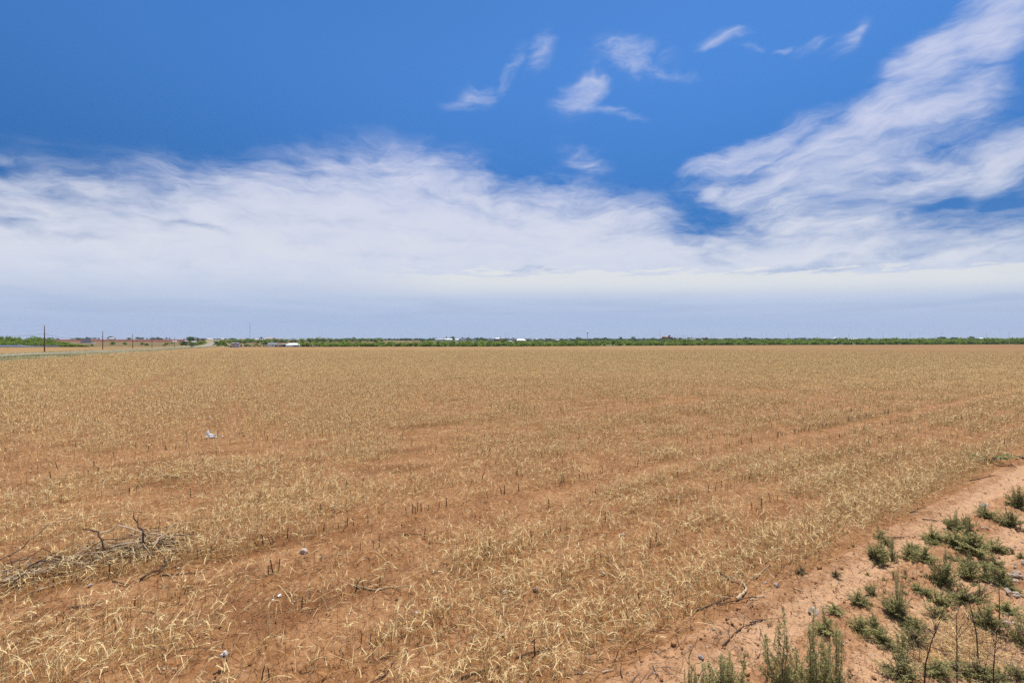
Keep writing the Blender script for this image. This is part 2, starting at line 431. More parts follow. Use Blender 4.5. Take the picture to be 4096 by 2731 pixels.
def build_ground():
    ang = np.concatenate([np.linspace(-math.pi, -1.12, 40, endpoint=False), np.linspace(-1.12, -.92, 60, endpoint=False),
                          np.linspace(-.92, .92, 1150), np.linspace(.92, 1.12, 60)[1:], np.linspace(1.12, math.pi, 41)[1:-1]])
    rr = np.concatenate([[.02], np.geomspace(.6, 3, 24, endpoint=False), np.geomspace(3, 34, 480, endpoint=False), np.geomspace(34, 260, 170, endpoint=False),
                         np.geomspace(260, 1900, 190, endpoint=False), np.geomspace(1900, 14000, 40)])
    A, RR = np.meshgrid(ang, rr)
    X, Y = RR*np.sin(A), RR*np.cos(A)
    Z = gz(X, Y)
    na, nr = len(ang), len(rr)
    ii = np.arange(na); jj = np.arange(nr-1)
    I, J = np.meshgrid(ii, jj); I2 = (I+1) % na
    Q = np.stack([J*na+I, J*na+I2, (J+1)*na+I2, (J+1)*na+I], -1).reshape(-1, 4)[:, ::-1]
    V = np.stack([X, Y, Z], -1).reshape(-1, 3)
    C = V[Q].mean(1); reg = region(C[:, 0], C[:, 1])
    rad_ = np.hypot(V[:, 0], V[:, 1]); n, t = nt(V[:, 0], V[:, 1])
    cover = sst(n, 3.1, 3.5)*(.05 + .12*sst(rad_, 9, 22) + .55*sst(rad_, 18, 60) + .35*sst(rad_, 50, 120))
    trm = tram(V[:, 0], V[:, 1]); wb = .18*(fbm(t, n, .5, 3, 21)-.5); rut = np.zeros(len(V))
    for c in (2.55, 1.75, 1.1, .3): rut = np.maximum(rut, np.exp(-((n - c - wb)/.2)**2))
    rut = rut*sst(rad_, 60, 30)
    wet = moist(V[:, 0], V[:, 1])*sst(rad_, 40, 16)
    spec = [('ground', SOIL, 0), ('dirt_path', PATHSOIL, 1), ('road', M_ROAD, 2), ('grass_verge', M_VERGE, 3), ('pasture', M_PAST, 4), ('ploughed_field', M_RED, 5), ('far_land', M_TAN, 6)]
    for name, m, k in spec:
        q = Q[reg == k]
        used, inv = np.unique(q, return_inverse=True)
        at = {'straw': cover[used], 'moist': wet[used], 'tram': trm[used], 'rut': rut[used]} if k < 2 else None
        me = mesh_np(name, V[used], inv.reshape(-1, 4), m, at, True)
        tag(link(name, me), kind='structure')
build_ground()

# ------------------------------------------------------------------ wheat stubble (stuff)
M_STRAW = mat('straw', (.37, .172, .034), .85, attr='tint', col2=(.97, .79, .43), trans=.24, spec=.04, up=.52)
M_STALK = mat('dead_stalk', (.070, .035, .019), .9, col2=(.13, .072, .040), scale=40.)
def strip(P, az, L, th0, dth, W, tint, segs, pw=1.3, taper=(1, .25), twist=None, clamp=True):
    """bent ribbons: P base points, az heading, L length, th0 angle from upright, dth total bend"""
    n = len(P); pts = np.empty((n, segs+1, 3)); pts[:, 0] = P
    for k in range(segs):
        th = th0 + dth*((k+.5)/segs)**pw; st = (L/segs)
        pts[:, k+1, 0] = pts[:, k, 0] + st*np.sin(th)*np.cos(az)
        pts[:, k+1, 1] = pts[:, k, 1] + st*np.sin(th)*np.sin(az)
        pts[:, k+1, 2] = pts[:, k, 2] + st*np.cos(th)
    if clamp:
        g = gz(pts[:, 1:, 0], pts[:, 1:, 1]) + .006
        pts[:, 1:, 2] = np.maximum(pts[:, 1:, 2], g)
    tw = RNG.uniform(0, math.pi, n) if twist is None else twist
    wx, wy, wz = -np.sin(az)*np.cos(tw), np.cos(az)*np.cos(tw), np.sin(tw)*.8
    tp = np.linspace(taper[0], taper[1], segs+1)
    w = W[:, None]*tp[None]*.5
    off = np.stack([wx[:, None]*w, wy[:, None]*w, wz[:, None]*w], -1)
    V = np.stack([pts-off, pts+off], 2).reshape(-1, 3)
    b = (np.arange(n)*(segs+1)*2)[:, None] + np.arange(segs)[None]*2
    Q = np.stack([b, b+1, b+3, b+2], -1).reshape(-1, 4)
    T = np.repeat(tint, (segs+1)*2)
    return V, Q, T, pts, th0 + dth
class Heap:
    def __init__(s): s.V, s.Q, s.T, s.n = [], [], [], 0
    def add(s, V, Q, T): s.V.append(V); s.Q.append(Q+s.n); s.T.append(T); s.n += len(V)
    def build(s, name, m): return mesh_np(name, np.concatenate(s.V), np.concatenate(s.Q), m, {'tint': np.concatenate(s.T)})

def density(x, y):
    n, t = nt(x, y); r = np.hypot(x, y)
    d = sst(n, edge_n(t), edge_n(t)+.18)
    patch = fbm(x, y, .45, 4, 71)
    rows = .22 + .78*(.5 + .5*np.cos((n-4.6)*2*math.pi/ROW))
    near = rows*(.36 + 1.10*sst(patch, .34, .66))
    bare = sst(np.abs(n - 7.12 - .25*(fbm(t, t*0, .4, 2, 5)-.5)), .27, .46)      # wheel strip
    bare = bare*(1 - .62*sst(np.abs(n-10.9), .5, .1))*(1 - .45*sst(np.abs(n - 14.6), .9, .1))
    near = near*(.06 + .94*bare)*1.25
    edge = 1 + .9*sst(n, 4.6, 3.3)*sst(t, 0, 5)
    dn = near*edge
    df = .75 + .6*(fbm(x, y, .25, 3, 75)-.5)
    f = sst(n, 13, 27)
    d = d*(dn*(1-f) + df*f)
    d = d*(.78 + .45*sst(t, -14, 4)*sst(n, 24, 8) + .5*sst(n, 14, 22))
    d = d*(1 - .78*np.clip(tram(x, y), 0, 1)*sst(r, 260, 120))
    dr = road_dist(x, y)
    return np.where(dr < 20, 0, np.clip(d, 0, 1.6))
def scatter(d0, r0, r1, ref=14., ex=1.4, half=.93):
    """random ground points, d0 per square metre out to ref, thinning beyond"""
    rs = np.linspace(r0, r1, 400); dens = d0*np.minimum(1, (ref/rs)**ex)*rs*2*half*1.6
    cum = np.concatenate([[0], np.cumsum((dens[1:]+dens[:-1])/2*np.diff(rs))])
    n = int(cum[-1]); r = np.interp(RNG.random(n)*cum[-1], cum, rs); a = RNG.uniform(-half, half, n)
    x, y = r*np.sin(a), r*np.cos(a)
    k = RNG.random(n)*1.6 < density(x, y)*(1 if r1 < 100 else sst(r, 290, 90))
    x, y = x[k], y[k]
    # part of it stands in drill rows
    nn, tt = nt(x, y); s = RNG.random(len(x)) < .8
    tgt = np.round(nn/.19)*.19 + RNG.normal(0, .02, len(x)); dn = np.where(s & (np.hypot(x, y) < 25), tgt-nn, 0)
    x, y = x + dn*NX, y + dn*NY
    r = np.hypot(x, y)
    return x, y, gz(x, y), r, np.maximum(1, (r/ref))**.85
def U(a, b, n): return RNG.uniform(a, b, n)
def build_stubble():
    H = Heap()
    for r0, r1, seg in ((2.0, 13, 4), (13, 40, 3), (40, 300, 2)):
        near = r0 < 12; mul = 1 if near else (.95 if r0 < 30 else .55)
        # upright stalks with nodding ears
        x, y, z, r, wf = scatter(270*mul, r0, r1); n = len(x)
        L = U(.10, .30, n)*np.where(RNG.random(n) < .3, 1.2, 1)
        az = U(0, 2*math.pi, n); th0 = np.abs(RNG.normal(0, .16, n)); dth = np.abs(RNG.normal(.25, .35, n))
        V, Q, T, pts, the = strip(np.stack([x, y, z], -1), az, L, th0, dth, U(.0034, .0056, n)*wf, np.clip(RNG.normal(.30, .2, n), 0, 1), seg, 2.0, (1, .8))
        H.add(V, Q, T)
        k = RNG.random(n) < .5
        m = k.sum(); tip = pts[k, -1]; azk = az[k]; thk = the[k]
        hd = U(.3, 1.2, m)
        V, Q, T, hp, _ = strip(tip, azk, U(.05, .10, m), thk + .3, hd, U(.006, .010, m)*wf[k], np.clip(RNG.normal(.72, .14, m), 0, 1), 2 if not near else 3, 1., (1, .5), clamp=False)
        H.add(V, Q, T)
        if near:
            for j in range(4):
                st = hp[:, RNG.integers(1, 3)]
                V, Q, T, _, _ = strip(st, azk + U(-.7, .7, m), U(.04, .085, m), np.clip(thk+.3+hd*.7 + U(-.7, .5, m), 0, 3), U(0, .4, m), np.full(m, .0032), np.clip(RNG.normal(.85, .12, m), 0, 1), 1, clamp=False)
                H.add(V, Q, T)
        # long pale straws and leaves arching over or lying flat
        x, y, z, r, wf = scatter(115*mul, r0, r1); n = len(x)
        L = U(.08, .28, n)*np.where(RNG.random(n) < .25, 1.5, 1); lie = RNG.random(n) < .6
        th0 = np.where(lie, U(1.2, 1.5, n), U(.2, 1.1, n)); dth = np.where(lie, U(-.1, .3, n), U(.2, 1.5, n))
        zz = z + np.where(lie, U(.005, .09, n), 0)
        H.add(*strip(np.stack([x, y, zz], -1), U(0, 2*math.pi, n), L, th0, dth, U(.0030, .0070, n)*wf, np.clip(RNG.normal(.60, .25, n), 0, 1), seg, 1.2, (1, .35))[:3])
        # curly brown basal leaves
        x, y, z, r, wf = scatter(140*mul, r0, r1); n = len(x)
        for j in range(2):
            xx, yy = x + RNG.normal(0, .015, n), y + RNG.normal(0, .015, n)
            H.add(*strip(np.stack([xx, yy, z], -1), U(0, 2*math.pi, n), U(.06, .17, n), U(.1, .9, n), U(.4, 2.2, n), U(.0035, .007, n)*wf, np.clip(RNG.normal(.20, .18, n), 0, 1), max(2, seg-1), 1.2, (1, .3))[:3])
    open('/tmp/cnt','w').write(str(H.n))
    o = link('wheat_stubble', H.build('wheat_stubble', M_STRAW)); tag(o, 'dry golden wheat stubble with bent ears and straw litter', 'stubble', kind='stuff')
build_stubble()

# ------------------------------------------------------------------ shape builder for solid things
class MB:
    def __init__(s): s.V, s.F, s.M = [], [], []
    def face(s, pts, m=0):
        b = len(s.V); s.V += [tuple(p) for p in pts]; s.F.append(tuple(range(b, b+len(pts)))); s.M.append(m)
    def box(s, x0, x1, y0, y1, z0, z1, m=0):
        b = len(s.V)
        s.V += [(x, y, z) for z in (z0, z1) for x, y in ((x0, y0), (x1, y0), (x1, y1), (x0, y1))]
        for f in ((3, 2, 1, 0), (4, 5, 6, 7), (0, 1, 5, 4), (1, 2, 6, 5), (2, 3, 7, 6), (3, 0, 4, 7)):
            s.F.append(tuple(b+i for i in f)); s.M.append(m)
    def tube(s, pts, rads, n=6, m=0, cap=True):
        pts = [Vector(p) for p in pts]; rings = []
        for i, p in enumerate(pts):
            d = (pts[min(i+1, len(pts)-1)] - pts[max(i-1, 0)]).normalized()
            a = d.cross(Vector((0, 0, 1)) if abs(d.z) < .9 else Vector((1, 0, 0))).normalized(); c = d.cross(a)
            r = rads[i] if isinstance(rads, (list, tuple)) else rads
            b = len(s.V); s.V += [tuple(p + (a*math.cos(2*math.pi*k/n) + c*math.sin(2*math.pi*k/n))*r) for k in range(n)]; rings.append(b)
        for p, q in zip(rings[:-1], rings[1:]):
            for k in range(n): s.F.append((p+k, p+(k+1) % n, q+(k+1) % n, q+k)); s.M.append(m)
        if cap:
            s.F.append(tuple(rings[0]+k for k in range(n-1, -1, -1))); s.M.append(m)
            s.F.append(tuple(rings[-1]+k for k in range(n))); s.M.append(m)
    def lathe(s, prof, n=20, m=0, cx=0, cy=0):
        rings = []
        for r, z in prof:
            b = len(s.V); s.V += [(cx + r*math.cos(2*math.pi*k/n), cy + r*math.sin(2*math.pi*k/n), z) for k in range(n)]; rings.append(b)
        for p, q in zip(rings[:-1], rings[1:]):
            for k in range(n): s.F.append((p+k, p+(k+1) % n, q+(k+1) % n, q+k)); s.M.append(m)
        s.F.append(tuple(rings[-1]+k for k in range(n))); s.M.append(m)
    def quad(s, c, a, b, m=0):
        s.face((c-a-b, c+a-b, c+a+b, c-a+b), m)
    def mesh(s, name, mats, sm=False):
        me = bpy.data.meshes.new(name); me.from_pydata(s.V, [], s.F)
        for m in (mats if isinstance(mats, (list, tuple)) else [mats]): me.materials.append(m)
        me.polygons.foreach_set('material_index', s.M)
        if sm: me.polygons.foreach_set('use_smooth', [True]*len(s.F))
        me.update(); return me
def empty(name, loc, rz=0, sc=None):
    o = bpy.data.objects.new(name, None); COL.objects.link(o); o.location = loc; o.rotation_euler.z = rz
    o.empty_display_size = .1
    if sc: o.scale = (sc,)*3
    return o
def at(px, Y):
    """ground position at depth Y under the photograph's column px"""
    x = (px-CX)/F*Y; return x, Y
def ztop(py, Y): return CAMH + (CY-py)/F*Y
def rvec():
    while True:
        v = Vector((R.uniform(-1, 1), R.uniform(-1, 1), R.uniform(-1, 1)))
        if .05 < v.length < 1: return v.normalized()

# ------------------------------------------------------------------ colours of things
LEAF = mat('mesquite_leaf', (.165, .245, .028), .7, .4, .4, col2=(.250, .335, .042), trans=.45, spec=.1, obj=True, up=.55)
LEAF2 = mat('dark_leaf', (.050, .092, .020), .7, .3, .4, col2=(.080, .135, .028), trans=.38, spec=.1, obj=True, up=.4)
LEAF3 = mat('far_leaf', (.060, .105, .036), .75, .3, .2, col2=(.098, .150, .045), trans=.35, spec=.08, obj=True, up=.4)
DRYLEAF = mat('dry_leaf', (.16, .11, .06), .8, .3, 2, trans=.3)
BARK = mat('bark', (.10, .075, .05), .9, .3, 3)
POLEWOOD = mat('pole_wood', (.13, .075, .045), .85, .25, 2)
GREYWOOD = mat('grey_pole', (.24, .24, .23), .8, .15, 2)
STEEL = mat('steel', (.45, .46, .47), .5, metal=.6)
WIRE = mat('wire', (.10, .10, .11), .6)
WHITE = mat('white_paint', (.80, .80, .79), .6, .05, 1.)
WHITEMET = mat('white_metal', (.86, .86, .85), .45, .05, .6, bump=.05, bscale=4)
GREYMET = mat('grey_metal', (.40, .41, .42), .5, .15, .5, stain=((.55, .54, .50), .6, .58))
BLUEMET = mat('blue_grey_metal', (.28, .32, .40), .5, .12, .5, stain=((.50, .47, .40), .35, .60))
GALV = mat('galvanised', (.44, .44, .47), .5, .2, .8, metal=.25, stain=((.20, .12, .09), .9, .60))
SHINGLE = mat('grey_roof', (.21, .22, .23), .85, .12, 2.)
TANROOF = mat('tan_roof', (.44, .38, .31), .85, .12, 1.)
REDBRICK = mat('red_brick', (.29, .115, .075), .85, .15, .5)
TANWALL = mat('tan_wall', (.46, .35, .25), .85, .1, .5)
BROWNWALL = mat('brown_wall', (.24, .13, .085), .85, .1, .5)
PALEWALL = mat('pale_wall', (.60, .57, .54), .8, .1, .5)
DARK = mat('dark_opening', (.012, .012, .013), .9)
GLASS = mat('window_glass', (.03, .035, .04), .15, spec=.6)
RUST = mat('rust', (.17, .07, .04), .85, .25, 2)
BLACKHIDE = mat('black_hide', (.014, .012, .012), .6, .2, 5)
CREAMHIDE = mat('cream_hide', (.58, .47, .34), .7, .15, 5)
TYRE = mat('tyre', (.02, .02, .02), .8)
CARMATS = {k: mat('car_'+k, c, .3, spec=.5) for k, c in dict(black=(.012, .011, .012), white=(.7, .7, .7), grey=(.12, .12, .13), red=(.25, .03, .02), maroon=(.13, .025, .022)).items()}
BLUEPLASTIC = mat('blue_wrap', (.20, .24, .50), .5, .3, .8, col2=(.55, .60, .74), spec=.4)

# ------------------------------------------------------------------ trees and bushes
def crown(mb, W, D, H, z0, clumps, leaves, size, m=0, flat=.8, base=.0):
    cl = []
    for i in range(clumps):
        a = R.uniform(0, 2*math.pi); rr = math.sqrt(R.random())*.78
        zz = R.uniform(base, .86)
        k = math.sqrt(max(.08, 1-(max(0, zz-.42)/.58)**2))*(.72 + .28*min(1, zz/.35))
        cl.append((Vector((math.cos(a)*rr*W/2*k, math.sin(a)*rr*D/2*k, z0 + zz*H)), R.uniform(.17, .30)*min(W, H*1.5)))
    for i in range(leaves):
        c, r = R.choice(cl); v = rvec(); v.z = v.z*flat
        p = c + v*r*R.uniform(.65, 1.05)
        if p.z < z0 + .02: p.z = z0 + R.uniform(.02, .2)*H
        a = rvec(); b = a.cross(rvec()).normalized()
        s_ = size*R.uniform(.55, 1.25)
        mb.quad(p, a*s_, b*s_*R.uniform(.5, .9), m)
    return cl
def limbs(mb, H, z0, spread_, r0, n=4, m=1):
    mb.tube([(0, 0, -.3), (.02*H, .01*H, z0*.6), (R.uniform(-.04, .04)*H, 0, z0)], [r0*1.2, r0, r0*.8], 6, m)
    for i in range(n):
        a = i*2*math.pi/n + R.uniform(-.4, .4); e = R.uniform(.5, .8)*spread_
        mb.tube([(0, 0, z0*.8), (math.cos(a)*e*.5, math.sin(a)*e*.5, z0 + (H-z0)*.35), (math.cos(a)*e, math.sin(a)*e, z0 + (H-z0)*.68)], [r0*.6, r0*.42, r0*.15], 5, m)
def make_bush_mesh(i, lf=None):
    mb = MB(); W = R.uniform(.9, 1.15); 
    crown(mb, W, W, .95, .02, R.randint(11, 16), 420, .052, 0)
    for k in range(4):
        a = R.uniform(0, 6.28); mb.tube([(0, 0, -.05), (math.cos(a)*.12, math.sin(a)*.12, .3), (math.cos(a)*.27, math.sin(a)*.27, .6)], [.022, .016, .006], 4, 1)
    return mb.mesh('mesquite_bush', [lf or LEAF, BARK])
BUSHES = [make_bush_mesh(i) for i in range(9)]
def make_tree_mesh(i, lf):
    mb = MB(); 
    crown(mb, 1.0, 1.0, .74, .26, R.randint(12, 17), 460, .048, 0)
    limbs(mb, .9, .28, .38, .03, 4)
    return mb.mesh('tree', [lf, BARK])
TREES = [make_tree_mesh(i, LEAF3) for i in range(7)]
TREES2 = [make_tree_mesh(i, LEAF2) for i in range(5)]
CROWNS = []
for i in range(6):
    c, t = MB(), MB(); crown(c, 1.0, 1.0, .78, .22, R.randint(13, 18), 620, .043, 0); limbs(t, .9, .26, .4, .034, 5, 0)
    CROWNS.append((c.mesh('crown', [LEAF2]), t.mesh('trunk', [BARK])))
def bush(px, Y, wpx, hpx, label, group, name='mesquite_bush', pool=None, cat='bush', sink=.02):
    x, y = at(px, Y); z = hz1(x, y); k = Y/F
    me = R.choice(pool or BUSHES)
    o = link(name, me, None, (x, y, z - sink*hpx*k), R.uniform(0, 6.28), (wpx*k, wpx*k*R.uniform(.8, 1.1), hpx*k))
    return tag(o, label, cat, group)
def bush_at(px, pyb, wpx, hpx, label, group, **kw):
    x, y = ground_pt(px, pyb); return bush(px, y, wpx, hpx, label, group, **kw)
def tree_parts(px, pyb, wpx, pyt, label, group=None, Y=None, name='tree'):
    if Y is None: x, y = ground_pt(px, pyb)
    else: x, y = at(px, Y)
    z = hz1(x, y); h = ztop(pyt, y) - z; wd = wpx/F*y
    t = empty(name, (x, y, z), R.uniform(0, 6.28)); t.scale = (wd, wd, h*1.03); tag(t, label, 'tree', group)
    c, tr = R.choice(CROWNS); link('crown', c, t); link('trunk', tr, t); return t

# far edge of the field: Y as a function of px
def Yedge(px): return float(np.interp((px-CX)/F, UT, YE))
# brush belt beyond the field
GB = 'mesquite bushes in the belt beyond the field'
LB = 'bright green mesquite bush in the long thicket behind the stubble field'
LB2 = 'bright green mesquite bush in the back row of the long thicket'
n_b = 0
px = 1190.
while px < 4180:
    dense = 1.0
    Y = Yedge(px) + R.uniform(9, 16)
    if not (2425 < px < 2475 and R.random() < .8):
        if not 2480 < px < 2720 or R.random() < .35 or True:
            bush(px, Y + (14 if 2440 < px < 2720 else 0), R.uniform(28, 42), R.uniform(14, 20)*(1.15 if px > 3250 else 1), LB, GB, sink=.1); n_b += 1
    px += R.uniform(19, 27)
px = 1200.
while px < 4180:
    Y = Yedge(px) + R.uniform(30, 55)
    back = 0 if px > 1650 else -.5
    bush(px, Y, R.uniform(34, 50), R.uniform(23, 28)*(1 if px > 1650 else .8)*(1.06 if px > 3250 else 1), LB2, GB, sink=.05); n_b += 1
    px += R.uniform(24, 34)
# thicket at the far left
GL = 'mesquite bushes in the thicket beyond the road'
LL = 'bright green mesquite bush in the dense thicket beyond the road'
for row, (dY, hp, step, x1) in enumerate(((16, 22, 14, 345), (48, 29, 16, 300), (90, 36, 17, 270), (140, 41, 18, 245))):
    px = -75.
    while px < x1:
        hh = hp*R.uniform(.8, 1.15)*(1 if px < 165 else max(.55, 1 - (px-165)/260))
        bush(px, Yedge(px) + dY + R.uniform(-5, 12), R.uniform(24, 36), hh, LL, GL, sink=.06); n_b += 1
        px += step*R.uniform(.8, 1.25)
# slope trees between the road and the sheds
GS = 'bushes on the slope behind the tanks'
for px, pyb, wd, h in [(872, 1384, 34, 21), (884, 1379, 30, 20), (898, 1383, 30, 24), (915, 1373, 28, 17), (935, 1371, 26, 14), (950, 1370, 26, 15), (966, 1372, 24, 14), (990, 1370, 28, 17), (1003, 1371, 24, 15), (1017, 1370, 26, 14),
        (1033, 1373, 18, 13), (1046, 1369, 26, 12), (1060, 1371, 30, 14), (1076, 1372, 28, 16), (1094, 1370, 26, 13), (1110, 1370, 28, 15), (1130, 1371, 30, 16), (1146, 1370, 26, 14), (1168, 1371, 24, 16), (1185, 1371, 22, 13), (978, 1379, 24, 20), (1056, 1379, 30, 22),
        (906, 1384, 16, 9), (968, 1384, 16, 9), (985, 1385, 16, 9), (996, 1384, 14, 8), (1012, 1381, 12, 7), (1026, 1382, 16, 8), (1215, 1372, 30, 20), (1240, 1370, 30, 18), (1268, 1369, 32, 20), (1300, 1368, 32, 18), (1330, 1369, 30, 17),
        (1360, 1368, 30, 15), (1385, 1369, 26, 13), (1410, 1367, 26, 12), (1440, 1368, 28, 14), (1470, 1367, 26, 12), (1500, 1368, 28, 14), (1530, 1366, 26, 12)]:
    bush_at(px, pyb, wd*1.05, h*1.1, 'green mesquite bush on the slope behind the silos and white sheds', GS)
# trees by the far end of the road, left side
tree_parts(759, 1369, 27, 1348.5, 'large round dark green tree left of the house by the road')
tree_parts(772, 1367, 18, 1350, 'dark green tree leaning against the large round one beside the road house')
tree_parts(774, 1364, 38, 1348.5, 'broad dark spreading tree in front of the ploughed field near the road', Y=760)
for o_ in [SC.objects[-1]]: pass
tree_parts(792, 1364, 15, 1352, 'small dark tree at the edge of the broad spreading roadside tree')
tree_parts(812, 1364, 20, 1353, 'dark tree just left of the rising road')
tree_parts(728, 1384, 24, 1363, 'leafy light green tree with thin trunk below the house by the road', Y=470)
tree_parts(744, 1384, 16, 1366, 'thin light green tree right of the leafy one below the house', Y=475)
for px, pyb, wd, h in [(762, 1382, 26, 17), (776, 1382, 24, 12), (786, 1381, 22, 11), (797, 1379, 24, 16), (810, 1378, 22, 15), (770, 1381, 14, 8), (820, 1375, 12, 12)]:
    bush_at(px, pyb, wd*1.1, h*1.1, 'dark green bush in the roadside clump behind the pickup', 'bushes in the clump behind the pickup', pool=[BUSHES[0], BUSHES[3], BUSHES[5]])
# single bushes on the pasture at left
for px, pyb, wd, h, lb in [(448, 1379, 30, 17, 'round dark green bush standing alone on the pasture below the ploughed field'), (371, 1385, 15, 11, 'small round bush in front of the white trailer'),
        (496, 1378, 14, 11, 'left of two scraggly bushes on the brown pasture'), (503, 1379, 15, 12, 'right of two scraggly bushes on the brown pasture'), (569, 1379, 20, 11, 'flat topped scraggly tree on the pasture between the third and fourth poles'),
        (584, 1382, 18, 11, 'low bush beside the flat topped scraggly pasture tree'), (669, 1379, 24, 12, 'scraggly bush left of the slim fifth pole'), (688, 1376, 13, 8, 'small round bush beside the slim sixth pole'), (655, 1383, 12, 8, 'tiny low bush beneath the scraggly bush by the fifth pole'),
        (286, 1384, 30, 9, 'low green bush at the tip of the dense thicket'), (320, 1385, 26, 9, 'last low bush trailing off the dense thicket')]:
    bush_at(px, pyb, wd, h, lb, None)
# skyline trees
def skyline(px, pyt, wpx, label, group, Y=1500, pool=None, cat='tree', name='tree', body=None):
    x, y = at(px, Y); z = hz1(x, y); zt = ztop(pyt, Y); k = Y/F; h = max(zt - z, wpx*k*.5) if body is None else body*k
    o = link(name, R.choice(pool or TREES), None, (x, y, zt - h), R.uniform(0, 6.28), (wpx*k, wpx*k, h)); return tag(o, label, cat, group)
for px, pyt, wd in [(198, 1350, 12), (230, 1353, 14), (291, 1351.5, 13), (309, 1350, 18), (318, 1351, 20), (332, 1351.5, 22), (348, 1348, 12), (356, 1350.5, 22), (378, 1350, 16), (394, 1352, 10), (436, 1349, 14), (443, 1344.5, 18), (458, 1350, 10), (516, 1350.5, 20), (549, 1348, 16), (560, 1349, 20), (571, 1348.5, 12), (588, 1351.5, 8),
        (605, 1351, 16), (618, 1350, 20), (630, 1348, 14), (640, 1350, 22), (666, 1350, 9), (679, 1351, 9), (737, 1354.5, 8), (817, 1354, 10), (826, 1354, 6)]:
    skyline(px, pyt, wd, 'dark tree on the skyline beyond the red ploughed field', 'trees on the skyline beyond the red field', 1330)
for px, pyt, wd in [(925, 1352, 20), (934, 1351.5, 22), (978, 1355, 8), (997, 1354.5, 14), (1016, 1353, 12), (1037, 1351, 4), (1054, 1352, 10), (1150, 1357, 18)]:
    skyline(px, pyt, wd, 'small tree on the ridge around the cell tower', 'trees on the ridge around the cell tower', 1340)
skyline(1045.5, 1347, 8.5, 'round headed dark tree on a clear trunk left of the big tan house', None, 1340, TREES2)
GT = 'trees around the far town'
def far_top(px):
    return float(np.interp(px, [1180, 1260, 1350, 1500, 1700, 1900, 2060, 2200, 2350, 2600, 2800, 3100, 3400, 3700, 4100], [1357, 1355, 1354, 1353, 1353.5, 1353.5, 1354, 1354, 1353.3, 1353.5, 1353, 1353.5, 1354, 1354, 1353.5]))
for px, pyt, wd in [(1415, 1348.5, 15), (1388, 1351.5, 14), (1738, 1349.5, 20), (1788, 1347, 10), (1808, 1345, 19), (1850, 1348, 8), (1872, 1348, 12), (1903, 1349.5, 22), (1923, 1349.5, 26), (1945, 1352.5, 16), (1998, 1348.5, 8), (2307, 1348, 14), (2318, 1349, 10), (2390, 1350, 26), (2421, 1348.5, 12), (2484, 1347.5, 12), (2533, 1346.5, 16), (2615, 1350, 20), (2702, 1350, 12), (2753, 1349, 10), (2770, 1349, 14), (2812, 1349.5, 8), (2983, 1348, 16), (2996, 1348.5, 14), (3196, 1350, 20), (3214, 1350, 18), (3383, 1348.5, 8), (3475, 1350, 10)]:
    skyline(px, pyt, wd*1.15, 'taller dark tree rising above the far town tree line', 'taller trees of the far town', R.uniform(1450, 1800))
px = 1235.
while px < 4170:
    skyline(px, far_top(px) + R.uniform(-1.6, 1.6), R.uniform(20, 36), 'blue green tree in the continuous line of trees along the far town', GT, R.uniform(1300, 1800) if px > 1500 else R.uniform(1150, 1330), body=R.uniform(10, 15))
    px += R.uniform(11, 17)
px = 1690.
while px < 4170:
    if not (1940 < px < 2110 or 1720 < px < 1900):
        skyline(px, far_top(px) + R.uniform(3.0, 6), R.uniform(22, 36), 'blue green tree in the continuous line of trees along the far town', GT, R.uniform(1050, 1250), body=R.uniform(7, 10))
    px += R.uniform(17, 25)
for px, pyt, wd, pyb in [(3764, 1347.5, 18, 1364), (3776, 1347, 16, 1364), (3813, 1349, 22, 1364), (3830, 1350, 18, 1364), (3790, 1353, 30, 1364), (3845, 1354, 26, 1364), (3853, 1352, 12, 1362), (3885, 1345.5, 21, 1362), (3908, 1353, 18, 1364), (3865, 1356, 22, 1365), (3762, 1354, 20, 1365)]:
    skyline(px, pyt, wd*1.1, 'dark tree of the tall grove behind the thicket at its eastern end', 'trees of the tall grove behind the thicket', 900, TREES2, body=pyb-pyt)
for px, pyt, wd in [(1936, 1356, 22), (2006, 1357.5, 20), (2020, 1356, 26), (2113, 1356, 14)]:
    skyline(px, pyt, wd, 'dark leafy tree among the grain sheds', 'trees among the grain sheds', 1150, TREES2, body=11)

# ------------------------------------------------------------------ poles and wires along the road
def upole(px, pyt, pyb, label, group=None, pins=True, Y=None, r=.16, name='utility_pole', m=None):
    if Y is None: x, y = ground_pt(px, pyb)
    else: x, y = at(px, Y)
    z = hz1(x, y); h = ztop(pyt, y) - z
    t = empty(name, (x, y, z)); tag(t, label, 'pole', group)
    mb = MB(); mb.tube([(0, 0, -.6), (0, 0, h*.5), (0, 0, h)], [r, r*.85, r*.65], 8); link('pole', mb.mesh('pole', [m or POLEWOOD], True), t)
    if pins:
        mb = MB(); mb.tube([(-.16, 0, h), (-.2, 0, h+.35)], .05, 5); mb.lathe([(.02, h+.35), (.09, h+.38), (.10, h+.48), (.05, h+.54)], 8, 0, -.2, 0); link('insulator', mb.mesh('insulator', [GREYWOOD]), t)
        for f in (.72, .685):
            mb = MB(); mb.box(-.05, .05, -.22, -.10, h*f-.06, h*f+.06); link('bracket', mb.mesh('bracket', [STEEL]), t)
    t['h'] = h; return t
GP = 'utility poles along the road'
UP = [upole(178, 1304, 1407, 'tallest nearest brown utility pole beside the road at far left', GP, r=.19), upole(411, 1326, 1398, 'second brown utility pole from the left beside the road', GP, r=.19),
      upole(531, 1337, 1393, 'third brown utility pole from the left beside the road', GP, r=.19), upole(608, 1347, 1390, 'fourth brown utility pole from the left beside the road', GP, r=.19),
      upole(660, 1351, 1388.5, 'slim fifth utility pole from the left beside the road', GP, r=.17), upole(698, 1348, 1388, 'sixth utility pole from the left, just before the house', GP, r=.17)]
p1, p2 = UP[0].location, UP[1].location
